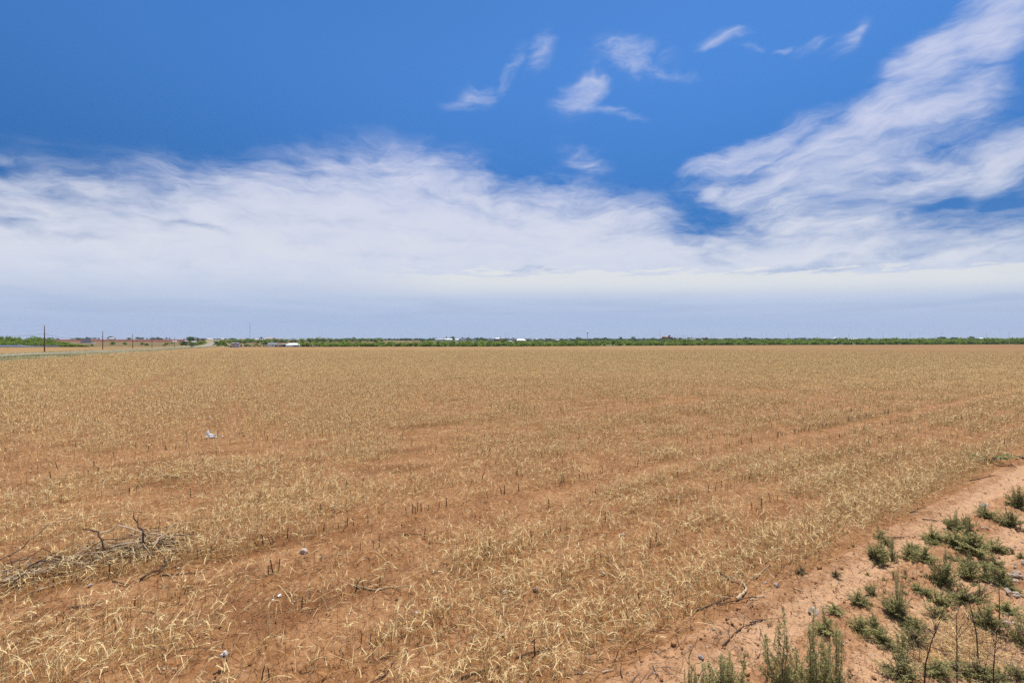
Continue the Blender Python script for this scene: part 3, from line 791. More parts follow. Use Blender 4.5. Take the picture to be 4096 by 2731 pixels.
# the line carries on past the left edge of the view
OFF = upole(178, 1304, 1407, 'brown utility pole carrying the line on beyond the tallest one', GP, Y=float(p1.y), r=.19)
OFF.location = (p1.x + (p1.x-p2.x)*1.05, p1.y - (p2.y-p1.y)*1.05, 0); OFF.location.z = hz1(OFF.location.x, OFF.location.y)
def wire(a, b, sag, label, group, r=.022):
    mb = MB(); a, b = Vector(a), Vector(b); pts = []
    for i in range(15):
        t = i/14; p = a.lerp(b, t); p.z -= sag*4*t*(1-t); pts.append(p)
    mb.tube(pts, r, 4, 0, False); return tag(link('power_line', mb.mesh('power_line', [WIRE])), label, 'power line', group)
chain = [OFF] + UP[:6]
names = {0: 'lowest', 1: 'second lowest', 2: 'upper', 3: 'topmost'}
for i, (A, B) in enumerate(zip(chain[:-1], chain[1:])):
    for j, f in enumerate((.685, .72, .86, 1.03)):
        if i > 2 and j == 1: continue
        hA, hB = A['h'], B['h']
        wire((A.location.x, A.location.y-.16, A.location.z + hA*f), (B.location.x, B.location.y-.16, B.location.z + hB*f), 1.5,
             '%s sagging wire between the %s utility poles' % (names[j], ['off-view and first', 'first and second', 'second and third', 'third and fourth', 'fourth and fifth', 'fifth and sixth'][i]), 'wires on the roadside poles', .008 if j > 1 else .022)
for px, t, b, lb in [(1031, 1348, 1386, 'dark utility pole left of the grey roofed white house'), (1351.5, 1351, 1386, 'utility pole standing in the thicket right of the white shed'), (1408, 1359, 1378, 'short utility pole by the bare red earth in the thicket'), (505, 1346, 1364, 'thin pole on the ploughed field left of the third roadside pole')]:
    upole(px, t, b, lb, None, False, r=.16)
# skyline poles
def skypole(px, pyt, label, group, Y, r, name='utility_pole', arms=0, m=None, h=None):
    x, y = at(px, Y); z = hz1(x, y); H = ztop(pyt, Y) - z
    t = empty(name, (x, y, z)); tag(t, label, 'pole', group)
    mb = MB(); mb.tube([(0, 0, -.5), (0, 0, H)], [r, r*.6], 6); link('pole', mb.mesh('pole', [m or GREYWOOD], True), t)
    for k in range(arms):
        mb = MB(); s_ = 1 if k % 2 else -1; zz = H - 1.2 - k*H*.12
        mb.tube([(0, 0, zz), (s_*1.6, 0, zz+.15)], [.13, .08], 5); mb.lathe([(.12, zz-.8), (.18, zz-.5), (.12, zz+.1)], 6, 0, s_*1.6, 0); link('cross_arm', mb.mesh('cross_arm', [STEEL]), t)
    return t
for px, pyt in [(189, 1346), (208, 1348), (236, 1350), (279, 1345), (330, 1344), (361, 1345), (380, 1345), (426, 1347), (476, 1346), (574, 1345.5), (664, 1344), (759, 1346), (787, 1346), (847, 1346), (882, 1347), (921, 1345), (962, 1349), (1017, 1345)]:
    skypole(px, pyt, 'thin pole on the skyline beyond the red ploughed field and the road', 'thin poles on the western skyline', 1345, .17)
for px, pyt in [(1112, 1343), (1173, 1347), (1184, 1347), (1198, 1342), (1204, 1346), (1219, 1347), (1222, 1345), (1233, 1344), (1251, 1349), (1278, 1347), (1283, 1342), (1365, 1341), (1337, 1350), (1455, 1338), (1527, 1340), (1595, 1341), (1660, 1341), (1718, 1339.5), (1784, 1338.5), (1824, 1340), (1834, 1341), (1862, 1341), (1875, 1343), (1902, 1340), (1910, 1343), (1942, 1341), (1952, 1344), (1983, 1339), (1988, 1344), (2001.5, 1339), (2019, 1345), (2033, 1340), (2046, 1345), (2097, 1341), (2121, 1346), (2125, 1346), (2140, 1341), (2157, 1346), (2203, 1343), (2268, 1343), (2314, 1343), (2335, 1342), (2072, 1346), (2189, 1347)]:
    skypole(px, pyt, 'thin grey pole rising out of the far town trees', 'thin poles of the far town', 1500, .19)
for px, pyt in [(2398.5, 1341), (2478.5, 1341), (2555.5, 1341), (2619.5, 1341), (2749, 1338.5), (2765, 1336.5), (2847.5, 1334.5), (2947, 1331), (3047, 1331), (3153.5, 1328.5), (3269.5, 1328), (3395, 1326.5), (3532, 1328.5), (3641.5, 1328.5), (3766.5, 1324), (3946.5, 1324), (4036, 1323.5)]:
    skypole(px, pyt, 'tall steel transmission pole of the line crossing behind the town', 'transmission poles behind the town', 1560, .36, 'transmission_pole', 4, STEEL)
for px, pyt in [(2699, 1342), (2710, 1343), (2728, 1341.5), (2735.5, 1343), (2740, 1343), (2796.5, 1341), (2683.5, 1341)]:
    t = skypole(px, pyt, 'floodlight pole with a short lamp bar beside the red domed building', 'floodlight poles beside the domed building', 1520, .22, 'light_pole')
    H = ztop(pyt, 1520) - t.location.z
    mb = MB(); mb.box(-1.7, 1.7, -.2, .2, H-.5, H+.3); link('lamp_bar', mb.mesh('lamp_bar', [GREYWOOD]), t)
skypole(3935, 1345, 'short pole with two cross arms on the far brown field', None, 1400, .3, arms=2)
skypole(4086, 1350, 'last dark pole at the eastern end of the thicket', None, 900, .2, m=POLEWOOD)
def mast(px, pyt, Y, r, label, platform=False):
    x, y = at(px, Y); z = hz1(x, y); H = ztop(pyt, Y) - z
    t = empty('radio_mast', (x, y, z)); tag(t, label, 'mast')
    mb = MB()
    for k in range(3):
        a = k*2.094; mb.tube([(math.cos(a)*r, math.sin(a)*r, -.5), (math.cos(a)*r*.8, math.sin(a)*r*.8, H)], .11, 5)
    n = int(H/2.2)
    for i in range(n):
        z0, z1 = i*H/n, (i+1)*H/n
        for k in range(3):
            a, b = k*2.094, (k+1)*2.094; mb.tube([(math.cos(a)*r*.95, math.sin(a)*r*.95, z0), (math.cos(b)*r*.95, math.sin(b)*r*.95, z1)], .07, 4, 0, False)
    link('lattice', mb.mesh('lattice', [GREYWOOD]), t)
    if platform:
        mb = MB(); mb.lathe([(r*1.0, H-1.4), (r*2.6, H-1.2), (r*2.6, H-.2), (r, H)], 10); link('antenna_platform', mb.mesh('antenna_platform', [STEEL]), t)
        mb = MB(); mb.tube([(0, 0, H), (0, 0, H+2)], .06, 5); link('rod', mb.mesh('rod', [STEEL]), t)
    return t
mast(1000, 1292.5, 1340, .5, 'very tall slim lattice cell tower behind the tanks', True)
mast(2022, 1327.5, 1500, .45, 'tall bare mast above the grain sheds')
mast(2641, 1320.5, 1650, .28, 'thin tall mast left of the red domed building')
mast(1877, 1333.5, 1650, .16, 'faint thin mast over the white roofed buildings')

# ------------------------------------------------------------------ buildings
def spot(px0, px1, pyt, pyb, Y=None):
    pc = (px0+px1)/2
    if Y is None: x, y = ground_pt(pc, pyb)
    else: x, y = at(pc, Y)
    k = y/F; z = ztop(pyb, y)
    return x, y, z, (px1-px0)*k, (pyb-pyt)*k
def building(px0, px1, pyt, pyb, wall, roof, label, name='house', cat='house', Y=None, depth=.7, roofh=.4, kind='side', windows=0, door=False, group=None, over=.35, rz=0, open_front=0, base=3.):
    """kind: side = ridge across the view, gable = gable end to the view, flat"""
    x, y, z, W, H = spot(px0, px1, pyt, pyb, Y); u = x/y; nn = math.hypot(1, u); W /= nn; D = max(W*depth, 5.)
    rz -= math.atan(u)            # its front faces the field
    t = empty(name, (x + D/2*u/nn, y + D/2/nn, z), rz); tag(t, label, cat, group)
    eh = H*(1-roofh); w2, d2 = W/2, D/2
    mb = MB(); mb.box(-w2, w2, -d2, d2, -base, eh)
    if kind == 'gable':
        mb.face([(-w2, -d2, eh), (w2, -d2, eh), (0, -d2, H-.08)]); mb.face([(w2, d2, eh), (-w2, d2, eh), (0, d2, H-.08)])
    elif kind == 'side':
        mb.face([(-w2, d2, eh), (-w2, -d2, eh), (-w2, 0, H-.08)]); mb.face([(w2, -d2, eh), (w2, d2, eh), (w2, 0, H-.08)])
    link('wall', mb.mesh('wall', [wall]), t)
    mb = MB(); o = over
    if kind == 'flat':
        mb.box(-w2-.15, w2+.15, -d2-.15, d2+.15, eh+.01, H)
    elif kind == 'gable':
        for s_ in (-1, 1):
            p = [(s_*(w2+o), -d2-o, eh-o*.3), (s_*(w2+o), d2+o, eh-o*.3), (0, d2+o, H), (0, -d2-o, H)]
            q = [(a, b, c+.14) for a, b, c in p]
            mb.face(p); mb.face(q); mb.face([p[0], p[3], q[3], q[0]]); mb.face([p[1], p[2], q[2], q[1]]); mb.face([p[0], p[1], q[1], q[0]])
    elif kind == 'hip':
        i = min(w2, d2)*.95
        b4 = [(-w2-o, -d2-o, eh-.05), (w2+o, -d2-o, eh-.05), (w2+o, d2+o, eh-.05), (-w2-o, d2+o, eh-.05)]; r0, r1 = (-w2+i, 0, H), (w2-i, 0, H)
        mb.face([b4[0], b4[1], r1, r0]); mb.face([b4[2], b4[3], r0, r1]); mb.face([b4[1], b4[2], r1]); mb.face([b4[3], b4[0], r0]); mb.face(b4[::-1])
    else:
        for s_ in (-1, 1):
            p = [(-w2-o, s_*(d2+o), eh-o*.3), (w2+o, s_*(d2+o), eh-o*.3), (w2+o, 0, H), (-w2-o, 0, H)]
            q = [(a, b, c+.14) for a, b, c in p]
            mb.face(p); mb.face(q); mb.face([p[0], p[3], q[3], q[0]]); mb.face([p[1], p[2], q[2], q[1]]); mb.face([p[0], p[1], q[1], q[0]])
    link('roof', mb.mesh('roof', [roof]), t)
    ys = -d2-.03
    def hole(nm, x0, x1, z0, z1, m):
        mb = MB(); mb.box(x0, x1, ys-.03, ys+.02, z0, z1); link(nm, mb.mesh(nm, [m]), t)
    if open_front: hole('doorway', w2*(open_front-.45), w2*(open_front+.45), 0, eh*.8, DARK)
    for i in range(windows):
        cx = -w2 + W*(i+.5+(.5 if door else 0)*0)/windows; ww = min(.6, W/windows*.25)
        hole('window', cx-ww, cx+ww, eh*.40, eh*.76, GLASS)
    if door: hole('door', -.5, .5, 0, min(2.1, eh*.85), DARK)
    return t, W, H, D, eh
# west of the road
b, W, H, D, eh = building(322, 366, 1357.5, 1371.5, BLUEMET, GREYMET, 'old grey blue metal barn with curved roof and open lean-to', 'barn', 'barn', roofh=.42, kind='gable', depth=.9)
mb = MB()
for k in range(7):
    a = k/6; p, q = W/2 + a*W*.30, eh*(1.0 - .45*a*a) + .1
    if k: mb.face([(pp, -D/2, qq), (p, -D/2, q), (p, D/2, q), (pp, D/2, qq)])
    pp, qq = p, q
mb.box(W*.78, W*.80, -D/2, -D/2+.2, -2, eh*.6); mb.box(W*.78, W*.80, D/2-.2, D/2, -2, eh*.6)
link('lean_to', mb.mesh('lean_to', [GREYMET]), b)
mb = MB(); mb.box(-W*.02, W*.10, -D/2-.06, -D/2-.01, eh*.45, eh*.95); link('door', mb.mesh('door', [TANWALL]), b)
def trailer(px0, px1, pyt, pyb, m, label, name='trailer'):
    x, y, z, W, H = spot(px0, px1, pyt, pyb); t = empty(name, (x, y, z)); tag(t, label, 'trailer')
    mb = MB(); mb.box(-W/2, W/2, -1.2, 1.2, H*.32, H); mb.box(-W/2+.05, W/2-.05, -1.15, 1.15, H+.01, H+.12); link('body', mb.mesh('body', [m]), t)
    for sx in (-.25, .0, .3):
        mb = MB(); mb.tube([(sx*W, -1.25, H*.18), (sx*W, -.95, H*.18)], H*.2, 10); link('wheel', mb.mesh('wheel', [TYRE]), t)
    mb = MB(); mb.box(-W/2-1.2, -W/2, -.08, .08, H*.28, H*.36); link('hitch', mb.mesh('hitch', [STEEL]), t)
trailer(354, 380, 1371.3, 1375.6, WHITEMET, 'long low white trailer parked below the grey blue barn')
building(97, 112, 1354.3, 1358.5, GREYMET, WHITEMET, 'white roofed shed peeking out of the thicket', 'shed', 'shed', Y=620, roofh=.6, kind='gable')
building(80, 88, 1360, 1363, WHITE, WHITEMET, 'tiny white roof nearly buried in the thicket', 'shed', 'shed', Y=560, roofh=.5, kind='gable')
building(436, 457, 1351.5, 1355.6, WHITE, WHITEMET, 'long white house under the skyline tree beyond the ploughed field', Y=1300, roofh=.5, kind='side', windows=4)
building(691, 707, 1364, 1369, WHITE, WHITEMET, 'small white shed with a fence left of the road house', 'shed', 'shed', roofh=.35, kind='side', windows=2)
building(733, 756, 1361.5, 1366.5, PALEWALL, GREYMET, 'low house with a grey hip roof between the roadside trees', 'house', 'house', Y=800, roofh=.6, kind='hip', windows=4, door=True)
building(765, 786, 1365, 1368.5, WHITE, WHITEMET, 'low white building behind the bushes of the roadside clump', 'house', 'house', Y=690, roofh=.4, kind='side', windows=3)
for px0, px1, t_, b_, w_, r_, lb in [(827, 843, 1353.5, 1357.5, WHITE, WHITEMET, 'white building on the ridge left of the road top'), (845, 851, 1354, 1357.3, PALEWALL, WHITEMET, 'small white roof on the ridge beside the road top'),
        (883, 896, 1353.7, 1357.2, WHITE, WHITEMET, 'long white roof on the ridge right of the road top'), (957, 970, 1352.8, 1357.5, TANWALL, TANROOF, 'pale camper like house on the ridge left of the cell tower'), (978, 985, 1355.2, 1357.6, WHITE, WHITEMET, 'small white shed on the ridge just left of the cell tower'),
        (1017, 1034, 1355, 1358.5, PALEWALL, WHITEMET, 'low white roofed building right of the cell tower'), (1049, 1060, 1355.5, 1358.5, WHITE, WHITEMET, 'low white annex left of the big tan house'), (1103, 1132, 1353.4, 1357.5, TANWALL, TANROOF, 'long low tan wing right of the big tan house')]:
    building(px0, px1, t_, b_, w_, r_, lb, Y=1335, roofh=.5, kind='side', windows=2)
b, W, H, D, eh = building(1062, 1092, 1349.5, 1358, GREYMET, TANROOF, 'big house with a pale tan hip roof on the ridge', Y=1325, roofh=.58, kind='side', windows=4, door=True)
building(1089, 1102, 1350, 1359, PALEWALL, TANROOF, 'white gabled front wing of the big tan roofed house', Y=1315, roofh=.42, kind='gable', windows=2)
for px0, px1, m, lb in [(812, 823, 'black', 'dark parked truck left of the road top'), (855, 861, 'black', 'dark van at the very top of the road'), (867, 876, 'maroon', 'dark red truck at the top of the road'), (878, 883, 'grey', 'grey car parked at the top of the road'), (898, 909, 'maroon', 'dark red box trailer on the ridge')]:
    x, y, z, W, H = spot(px0, px1, 1353.8, 1357.4, 1330); t = empty('truck', (x, y, z-1)); tag(t, lb, 'truck')
    mb = MB(); mb.box(-W/2, W*.22, -1.2, 1.2, 1.4, 1+H); mb.box(W*.24, W/2, -1.1, 1.1, 1.4, 1+H*.75); link('body', mb.mesh('body', [CARMATS[m]]), t)
    for sx in (-.35, .35):
        mb = MB(); mb.tube([(sx*W, -1.25, 1), (sx*W, 1.25, 1)], .5, 10); link('wheel', mb.mesh('wheel', [TYRE]), t)
def car(px, pyb, m, label, rz, L=4.6, Y=None, pickup=False):
    x, y = ground_pt(px, pyb) if Y is None else at(px, Y)
    t = empty('pickup_truck' if pickup else 'car', (x, y, hz1(x, y)), rz); tag(t, label, 'pickup' if pickup else 'car')
    w2 = .95; mb = MB()
    prof = [(-L/2, .45), (-L/2, .95), (-L*.30, 1.05), (-L*.16, 1.75), (L*.12, 1.80), (L*.16, 1.1), (L/2, 1.08), (L/2, .45)] if pickup else [(-L/2, .35), (-L/2, .8), (-L*.26, .92), (-L*.12, 1.45), (L*.22, 1.45), (L*.40, .95), (L/2, .9), (L/2, .35)]
    n = len(prof)
    for s_ in (-1, 1): mb.face([(s_*(w2 - (.14 if b_ > 1.2 else 0)), a, b_) for a, b_ in (prof if s_ > 0 else prof[::-1])])
    for i in range(n):
        (a, b_), (c, d) = prof[i], prof[(i+1) % n]; ia, ic = (.14 if b_ > 1.2 else 0), (.14 if d > 1.2 else 0)
        mb.face([(-w2+ia, a, b_), (w2-ia, a, b_), (w2-ic, c, d), (-w2+ic, c, d)])
    link('body', mb.mesh('body', [CARMATS[m]]), t)
    gl = MB()
    a, b_, c, d = prof[2][0], prof[2][1], prof[3][0], prof[3][1]
    gl.face([(-.75, a+(c-a)*.12-.02, b_+(d-b_)*.12+.02), (.75, a+(c-a)*.12-.02, b_+(d-b_)*.12+.02), (.68, a+(c-a)*.9-.02, b_+(d-b_)*.9+.02), (-.68, a+(c-a)*.9-.02, b_+(d-b_)*.9+.02)])
    link('windscreen', gl.mesh('windscreen', [GLASS]), t)
    for sy in (-.31, .31):
        for sx in (-1, 1):
            mb = MB(); mb.tube([(sx*.78, sy*L, .36), (sx*.98, sy*L, .36)], .36, 12); link('wheel', mb.mesh('wheel', [TYRE]), t)
    for sx in (-.65, .65):
        mb = MB(); mb.box(sx-.16, sx+.16, -L/2-.03, -L/2+.02, .62, .8); link('headlight', mb.mesh('headlight', [WHITE]), t)
    return t
car(768.5, 1387.6, 'black', 'black pickup truck driving on the road toward the field', rad(28), 5.6, pickup=True)
t_ = SC.objects
car(853, 1366.3, 'black', 'black car lowest on the rising road', rad(12)); car(857.5, 1363.8, 'white', 'white car second lowest on the rising road', rad(10)); car(864.5, 1360.6, 'black', 'black car near the top of the rising road', rad(8)); car(868, 1362, 'grey', 'grey car on the right lane of the rising road', rad(8))
# the farm beside the field
b, W, H, D, eh = building(1074, 1107, 1370, 1387, WHITE, SHINGLE, 'white farmhouse with a steep grey roof beside the field', Y=446, roofh=.5, kind='side', windows=0, depth=.62)
mb = MB(); mb.box(-W*.02, W*.08, -D/2-.06, -D/2-.01, eh*.45, eh*.8); link('window', mb.mesh('window', [GLASS]), b)
mb = MB(); mb.box(W*.28, W*.34, -D/2-.06, -D/2-.01, 0, eh*.7); link('door', mb.mesh('door', [DARK]), b)
building(1102, 1114, 1378, 1387, WHITE, SHINGLE, 'small white gabled lean-to wing at the farmhouse right end', Y=440, roofh=.4, kind='gable', windows=1)
building(1115, 1129, 1377.8, 1387, WHITE, SHINGLE, 'separate little white gabled shed between the farmhouse and the dark shed', 'shed', 'shed', Y=440, roofh=.4, kind='gable', open_front=.1)
building(1126, 1143, 1374, 1387, GREYMET, SHINGLE, 'dark open fronted shed left of the white metal shed', 'shed', 'shed', Y=452, roofh=.25, kind='side', open_front=.3)
b, W, H, D, eh = building(1143, 1201, 1372, 1387, WHITEMET, WHITEMET, 'long white metal shed with a bright white roof at the field edge', 'shed', 'shed', Y=448, roofh=.47, kind='hip', depth=.5)
mb = MB(); mb.box(-W*.02, W*.38, -D/2-.07, -D/2-.02, 0, eh*.85); link('sliding_door', mb.mesh('sliding_door', [BLUEMET]), b)
mb = MB(); mb.box(-W*.38, -W*.36, -D/2-.06, -D/2-.01, 0, eh*.9); link('door', mb.mesh('door', [GREYMET]), b)
def silo(px0, px1, pyt, pyb, m, label, name='silo', cap='cone', band=True, Y=None):
    x, y, z, W, H = spot(px0, px1, pyt, pyb, Y); t = empty(name, (x, y, z)); tag(t, label, 'tank'); r = W/2
    mb = MB(); n = 14
    mb.lathe([(r, -1.5)] + [(r*(1 + (.012 if i % 2 else 0)), H*.88*i/n) for i in range(n+1)], 24); link('drum', mb.mesh('drum', [m], True), t)
    mb = MB(); mb.lathe([(r*1.04, H*.86), (r*1.04, H*.89), (r*.5, H*.96), (r*.12, H)], 24); link('lid', mb.mesh('lid', [GALV if cap == 'cone' else m]), t)
    if band:
        mb = MB(); mb.lathe([(r*1.03, H*.74), (r*1.05, H*.76), (r*1.05, H*.80), (r*1.03, H*.82)], 24); link('rusty_band', mb.mesh('rusty_band', [RUST]), t)
    return t
silo(926, 939.5, 1370, 1389.5, GALV, 'left one of two weathered galvanised tanks in the field')
silo(942.5, 957.5, 1369.8, 1389.5, GALV, 'right one of two weathered galvanised tanks in the field')
silo(940, 943, 1383, 1388.5, WHITE, 'tiny white tank squeezed between the two weathered tanks', band=False)
silo(920, 926, 1382.5, 1389.5, RUST, 'low rusty barrel at the foot of the left weathered tank', 'barrel', band=False)
silo(968.5, 973, 1375, 1389, WHITE, 'narrow white upright tank right of the two weathered tanks', band=False)
x, y, z, W, H = spot(964, 972, 1384, 1389)
mb = MB()
for i in range(7): mb.tube([(R.uniform(-1, 1), R.uniform(-.6, .6), .05), (R.uniform(-1, 1), R.uniform(-.6, .6), R.uniform(.3, 1.4))], .08, 5)
tag(link('scrap_heap', mb.mesh('scrap_heap', [RUST]), None, (x, y, z)), 'rusty scrap leaning at the foot of the narrow white tank', 'scrap')
silo(1064, 1072, 1381, 1387, GALV, 'squat grey water tank left of the farmhouse', 'water_tank', band=False, Y=440)
# machinery at the edge of the thicket
for px0, px1, m, lb in [(1231, 1249, 'red', 'red farm trailer parked at the edge of the thicket'), (1250, 1263, 'white', 'pale trailer beside the red one at the edge of the thicket')]:
    x, y, z, W, H = spot(px0, px1, 1381.5, 1386.5, Yedge(1245)+4); t = empty('farm_trailer', (x, y, z)); tag(t, lb, 'trailer')
    mb = MB(); mb.box(-W/2, W/2, -1, 1, .7, .7+H*.35); mb.box(-W/2, -W/2+.3, -1, 1, .7, H+.2); link('bed', mb.mesh('bed', [CARMATS[m]]), t)
    for sx in (-.3, .3):
        mb = MB(); mb.tube([(sx*W, -1.1, .42), (sx*W, 1.1, .42)], .42, 10); link('wheel', mb.mesh('wheel', [TYRE]), t)
# the wrapped bales and fence at far left
(xa, ya), (xb, yb) = at(-60, Yedge(-60)+4), at(128, Yedge(128)+4)
nb = 26
for i in range(nb):
    t = i/(nb-1); x, y = xa + (xb-xa)*t, ya + (yb-ya)*t; z = hz1(x, y); r = .88*(1 if t < .75 else 1-(t-.75)*1.6)
    L = math.hypot(xb-xa, yb-ya)/nb*.98
    mb = MB(); k = 14
    mb.tube([(-L/2, 0, r), (-L/2+.08, 0, r), (L/2-.08, 0, r), (L/2, 0, r)], [r*.86, r, r, r*.86], k)
    tag(link('wrapped_bale', mb.mesh('wrapped_bale', [BLUEPLASTIC], True), None, (x, y, z-.1), math.atan2(yb-ya, xb-xa)), 'round bale wrapped in blue plastic, one of the long row before the thicket', 'bale', 'blue wrapped bales in a row')
(xa, ya), (xb, yb) = at(132, Yedge(132)+5), at(237, Yedge(237)+5)
L = math.hypot(xb-xa, yb-ya); t = empty('metal_fence', (xa, ya, hz1(xa, ya)), math.atan2(yb-ya, xb-xa)); tag(t, 'grey sheet metal fence right of the blue wrapped bales', 'fence')
for i in range(12):
    mb = MB(); mb.box(i*L/12+.05, (i+1)*L/12-.05, -.03, .03, .2, 1.7); link('panel', mb.mesh('panel', [BLUEMET]), t)
    mb = MB(); mb.tube([(i*L/12, 0, -.4), (i*L/12, 0, 1.9)], .05, 6); link('post', mb.mesh('post', [STEEL]), t)
# town
for px0, px1, t_, b_, w_, r_, kd, rh, lb, nm in [
        (1740, 1781, 1354.3, 1361, GREYMET, GREYMET, 'side', .55, 'long grey roofed building at the west end of the town', 'warehouse'), (1782, 1809, 1354, 1361, WHITE, WHITEMET, 'side', .5, 'white roofed building beside the long grey one', 'warehouse'),
        (1820, 1836, 1355.8, 1360.5, WHITE, WHITEMET, 'side', .55, 'small low white building between the grey roof and the tan school', 'warehouse'), (1842, 1864, 1352.3, 1358, WHITE, WHITEMET, 'gable', .7, 'broad white gable roof above the brown wall', 'warehouse'),
        (1837, 1866, 1356.6, 1361.3, BROWNWALL, BROWNWALL, 'flat', .08, 'flat brown brick building before the white gable roof', 'school_building'), (1866, 1887, 1355.2, 1361.3, TANWALL, TANWALL, 'flat', .08, 'flat tan brick building right of the brown one', 'school_building'),
        (1887, 1924, 1357.8, 1361.3, PALEWALL, WHITEMET, 'flat', .3, 'row of low white garages right of the tan building', 'garage'), (1960, 1978, 1357.5, 1366, GREYMET, GREYMET, 'gable', .5, 'rounded grey metal barn beside the grain bin', 'barn'),
        (1978, 2028, 1354.4, 1361, REDBRICK, REDBRICK, 'flat', .06, 'long dark red brick building with a pale end', 'factory'), (2023, 2029, 1354, 1361, TANWALL, TANWALL, 'flat', .05, 'square pale tower at the end of the long red brick building', 'factory'),
        (1982, 1999, 1351.5, 1355.5, WHITE, WHITEMET, 'side', .7, 'white pitched roof behind the long red brick building', 'warehouse'), (2030, 2036, 1360, 1366, WHITE, WHITEMET, 'flat', .1, 'small white block left of the dark silo', 'shed'),
        (2034, 2046, 1363, 1367, WHITE, WHITEMET, 'side', .4, 'low white shed in front of the dark silo', 'shed'), (2060, 2106, 1354.5, 1364, GREYMET, WHITEMET, 'hip', .72, 'big hangar with a wide bright white gable roof', 'hangar'),
        (2118, 2133, 1357, 1361.5, WHITE, WHITEMET, 'side', .5, 'white building just right of the big hangar', 'warehouse'), (2144, 2150, 1354.5, 1357, WHITE, WHITEMET, 'side', .5, 'tiny white roof between the trees right of the hangar', 'house'),
        (2172, 2182, 1358.5, 1361.5, PALEWALL, TANROOF, 'side', .5, 'pale house among the trees midway to the water tower', 'house'), (2222, 2237, 1358, 1361.5, WHITE, WHITEMET, 'side', .5, 'white house among trees left of the water tower', 'house'), (2271, 2281, 1358.5, 1361.3, WHITE, WHITEMET, 'side', .5, 'last white roof before the water tower', 'house'),
        (1291, 1304, 1356, 1360.3, WHITE, WHITEMET, 'gable', .5, 'small white house over the slope right of the white shed', 'house'), (1424, 1447, 1357.3, 1363, WHITE, GREYMET, 'side', .55, 'white farm building behind the thicket west of the town', 'house'), (1462, 1475, 1356.8, 1360.5, PALEWALL, GREYMET, 'side', .5, 'grey house behind the thicket west of the town', 'house'),
        (1395, 1400, 1352, 1356, GREYMET, GREYMET, 'flat', .1, 'little grey block on the western skyline of the town', 'shed'), (1310, 1316, 1350.5, 1355, WHITE, WHITEMET, 'flat', .2, 'slim white tank group on the skyline above the thicket', 'shed'),
        (2494, 2504, 1353.5, 1357, WHITE, WHITEMET, 'gable', .5, 'small white gabled house right of the water tower', 'house'), (2714, 2727, 1350.5, 1354.5, BROWNWALL, BROWNWALL, 'flat', .1, 'brown flat block right of the domed building', 'house'), (2734, 2741, 1352.5, 1356, WHITE, WHITEMET, 'flat', .2, 'white cube among the trees right of the domed building', 'house'),
        (2745, 2763, 1356.5, 1359, PALEWALL, GREYMET, 'side', .5, 'long grey roof low among the trees right of the domed building', 'warehouse'), (2762, 2782, 1354, 1358, GREYMET, TANROOF, 'side', .5, 'tan roofed store beside the steel poles', 'warehouse'), (2798, 2810, 1357.3, 1360, WHITE, WHITEMET, 'side', .6, 'bright white roof low before the eastern houses', 'warehouse'),
        (2815, 2835, 1351.5, 1357.5, REDBRICK, REDBRICK, 'flat', .06, 'square brown brick block with a raised top in the eastern town', 'factory'), (2822, 2828, 1348.3, 1352, BROWNWALL, BROWNWALL, 'flat', .1, 'small brown stair tower on the eastern brick block', 'factory'), (2870, 2893, 1352, 1356, PALEWALL, TANROOF, 'side', .5, 'long pale house row in the eastern town', 'house'),
        (2965, 2975, 1356, 1361, GREYMET, SHINGLE, 'gable', .6, 'steep dark gabled house in the eastern town', 'house'), (2985, 2999, 1356.5, 1361, PALEWALL, SHINGLE, 'side', .5, 'grey roofed house before the tall eastern trees', 'house'), (3168, 3177, 1356.5, 1360.5, PALEWALL, TANROOF, 'gable', .5, 'small pale house in front of two round dark trees', 'house'),
        (3394, 3430, 1353.7, 1358.5, WHITE, WHITEMET, 'side', .4, 'long white metal building far beyond the thicket', 'warehouse'), (3335, 3343, 1349.5, 1353, WHITE, WHITEMET, 'side', .5, 'small white roof on the eastern skyline', 'house'), (3868, 3886, 1357.5, 1362, TANWALL, TANROOF, 'hip', .6, 'low tan house inside the tall eastern grove', 'house'), (3918, 3930, 1351.5, 1355, PALEWALL, WHITEMET, 'side', .5, 'pale building beyond the tall eastern grove', 'house'), (3660, 3674, 1356, 1359, PALEWALL, GREYMET, 'side', .5, 'grey shed glimpsed over the eastern thicket', 'shed')]:
    building(px0, px1, t_, b_, w_, r_, lb, nm, nm.replace('_', ' ').split()[0] if nm != 'school_building' else 'school', Y=880 if px0 in (3868,) else (1030 if 1955 < px0 < 2110 and b_ > 1361.2 else 1260), roofh=rh, kind=kd, windows=3 if px1-px0 > 12 and kd in ('flat', 'side') else 0, open_front=(.1 if nm in ('hangar',) else 0), depth=.6, base=8)
silo(1950, 1962, 1357, 1366, GALV, 'grey grain bin with a cone top beside the rounded barn', 'grain_bin', band=False, Y=1030)
silo(2055.5, 2061, 1357, 1365, CARMATS['black'], 'left dark silo beside the big hangar', 'silo', band=False, Y=1030); silo(2061.5, 2067, 1356, 1365, CARMATS['black'], 'right dark silo beside the big hangar', 'silo', band=False, Y=1020)
silo(2000, 2007, 1361, 1365, WHITEMET, 'left one of two small white domed tanks among the grain sheds', 'domed_tank', band=False, Y=1030); silo(2007.5, 2014, 1361, 1365, WHITEMET, 'right one of two small white domed tanks among the grain sheds', 'domed_tank', band=False, Y=1030)
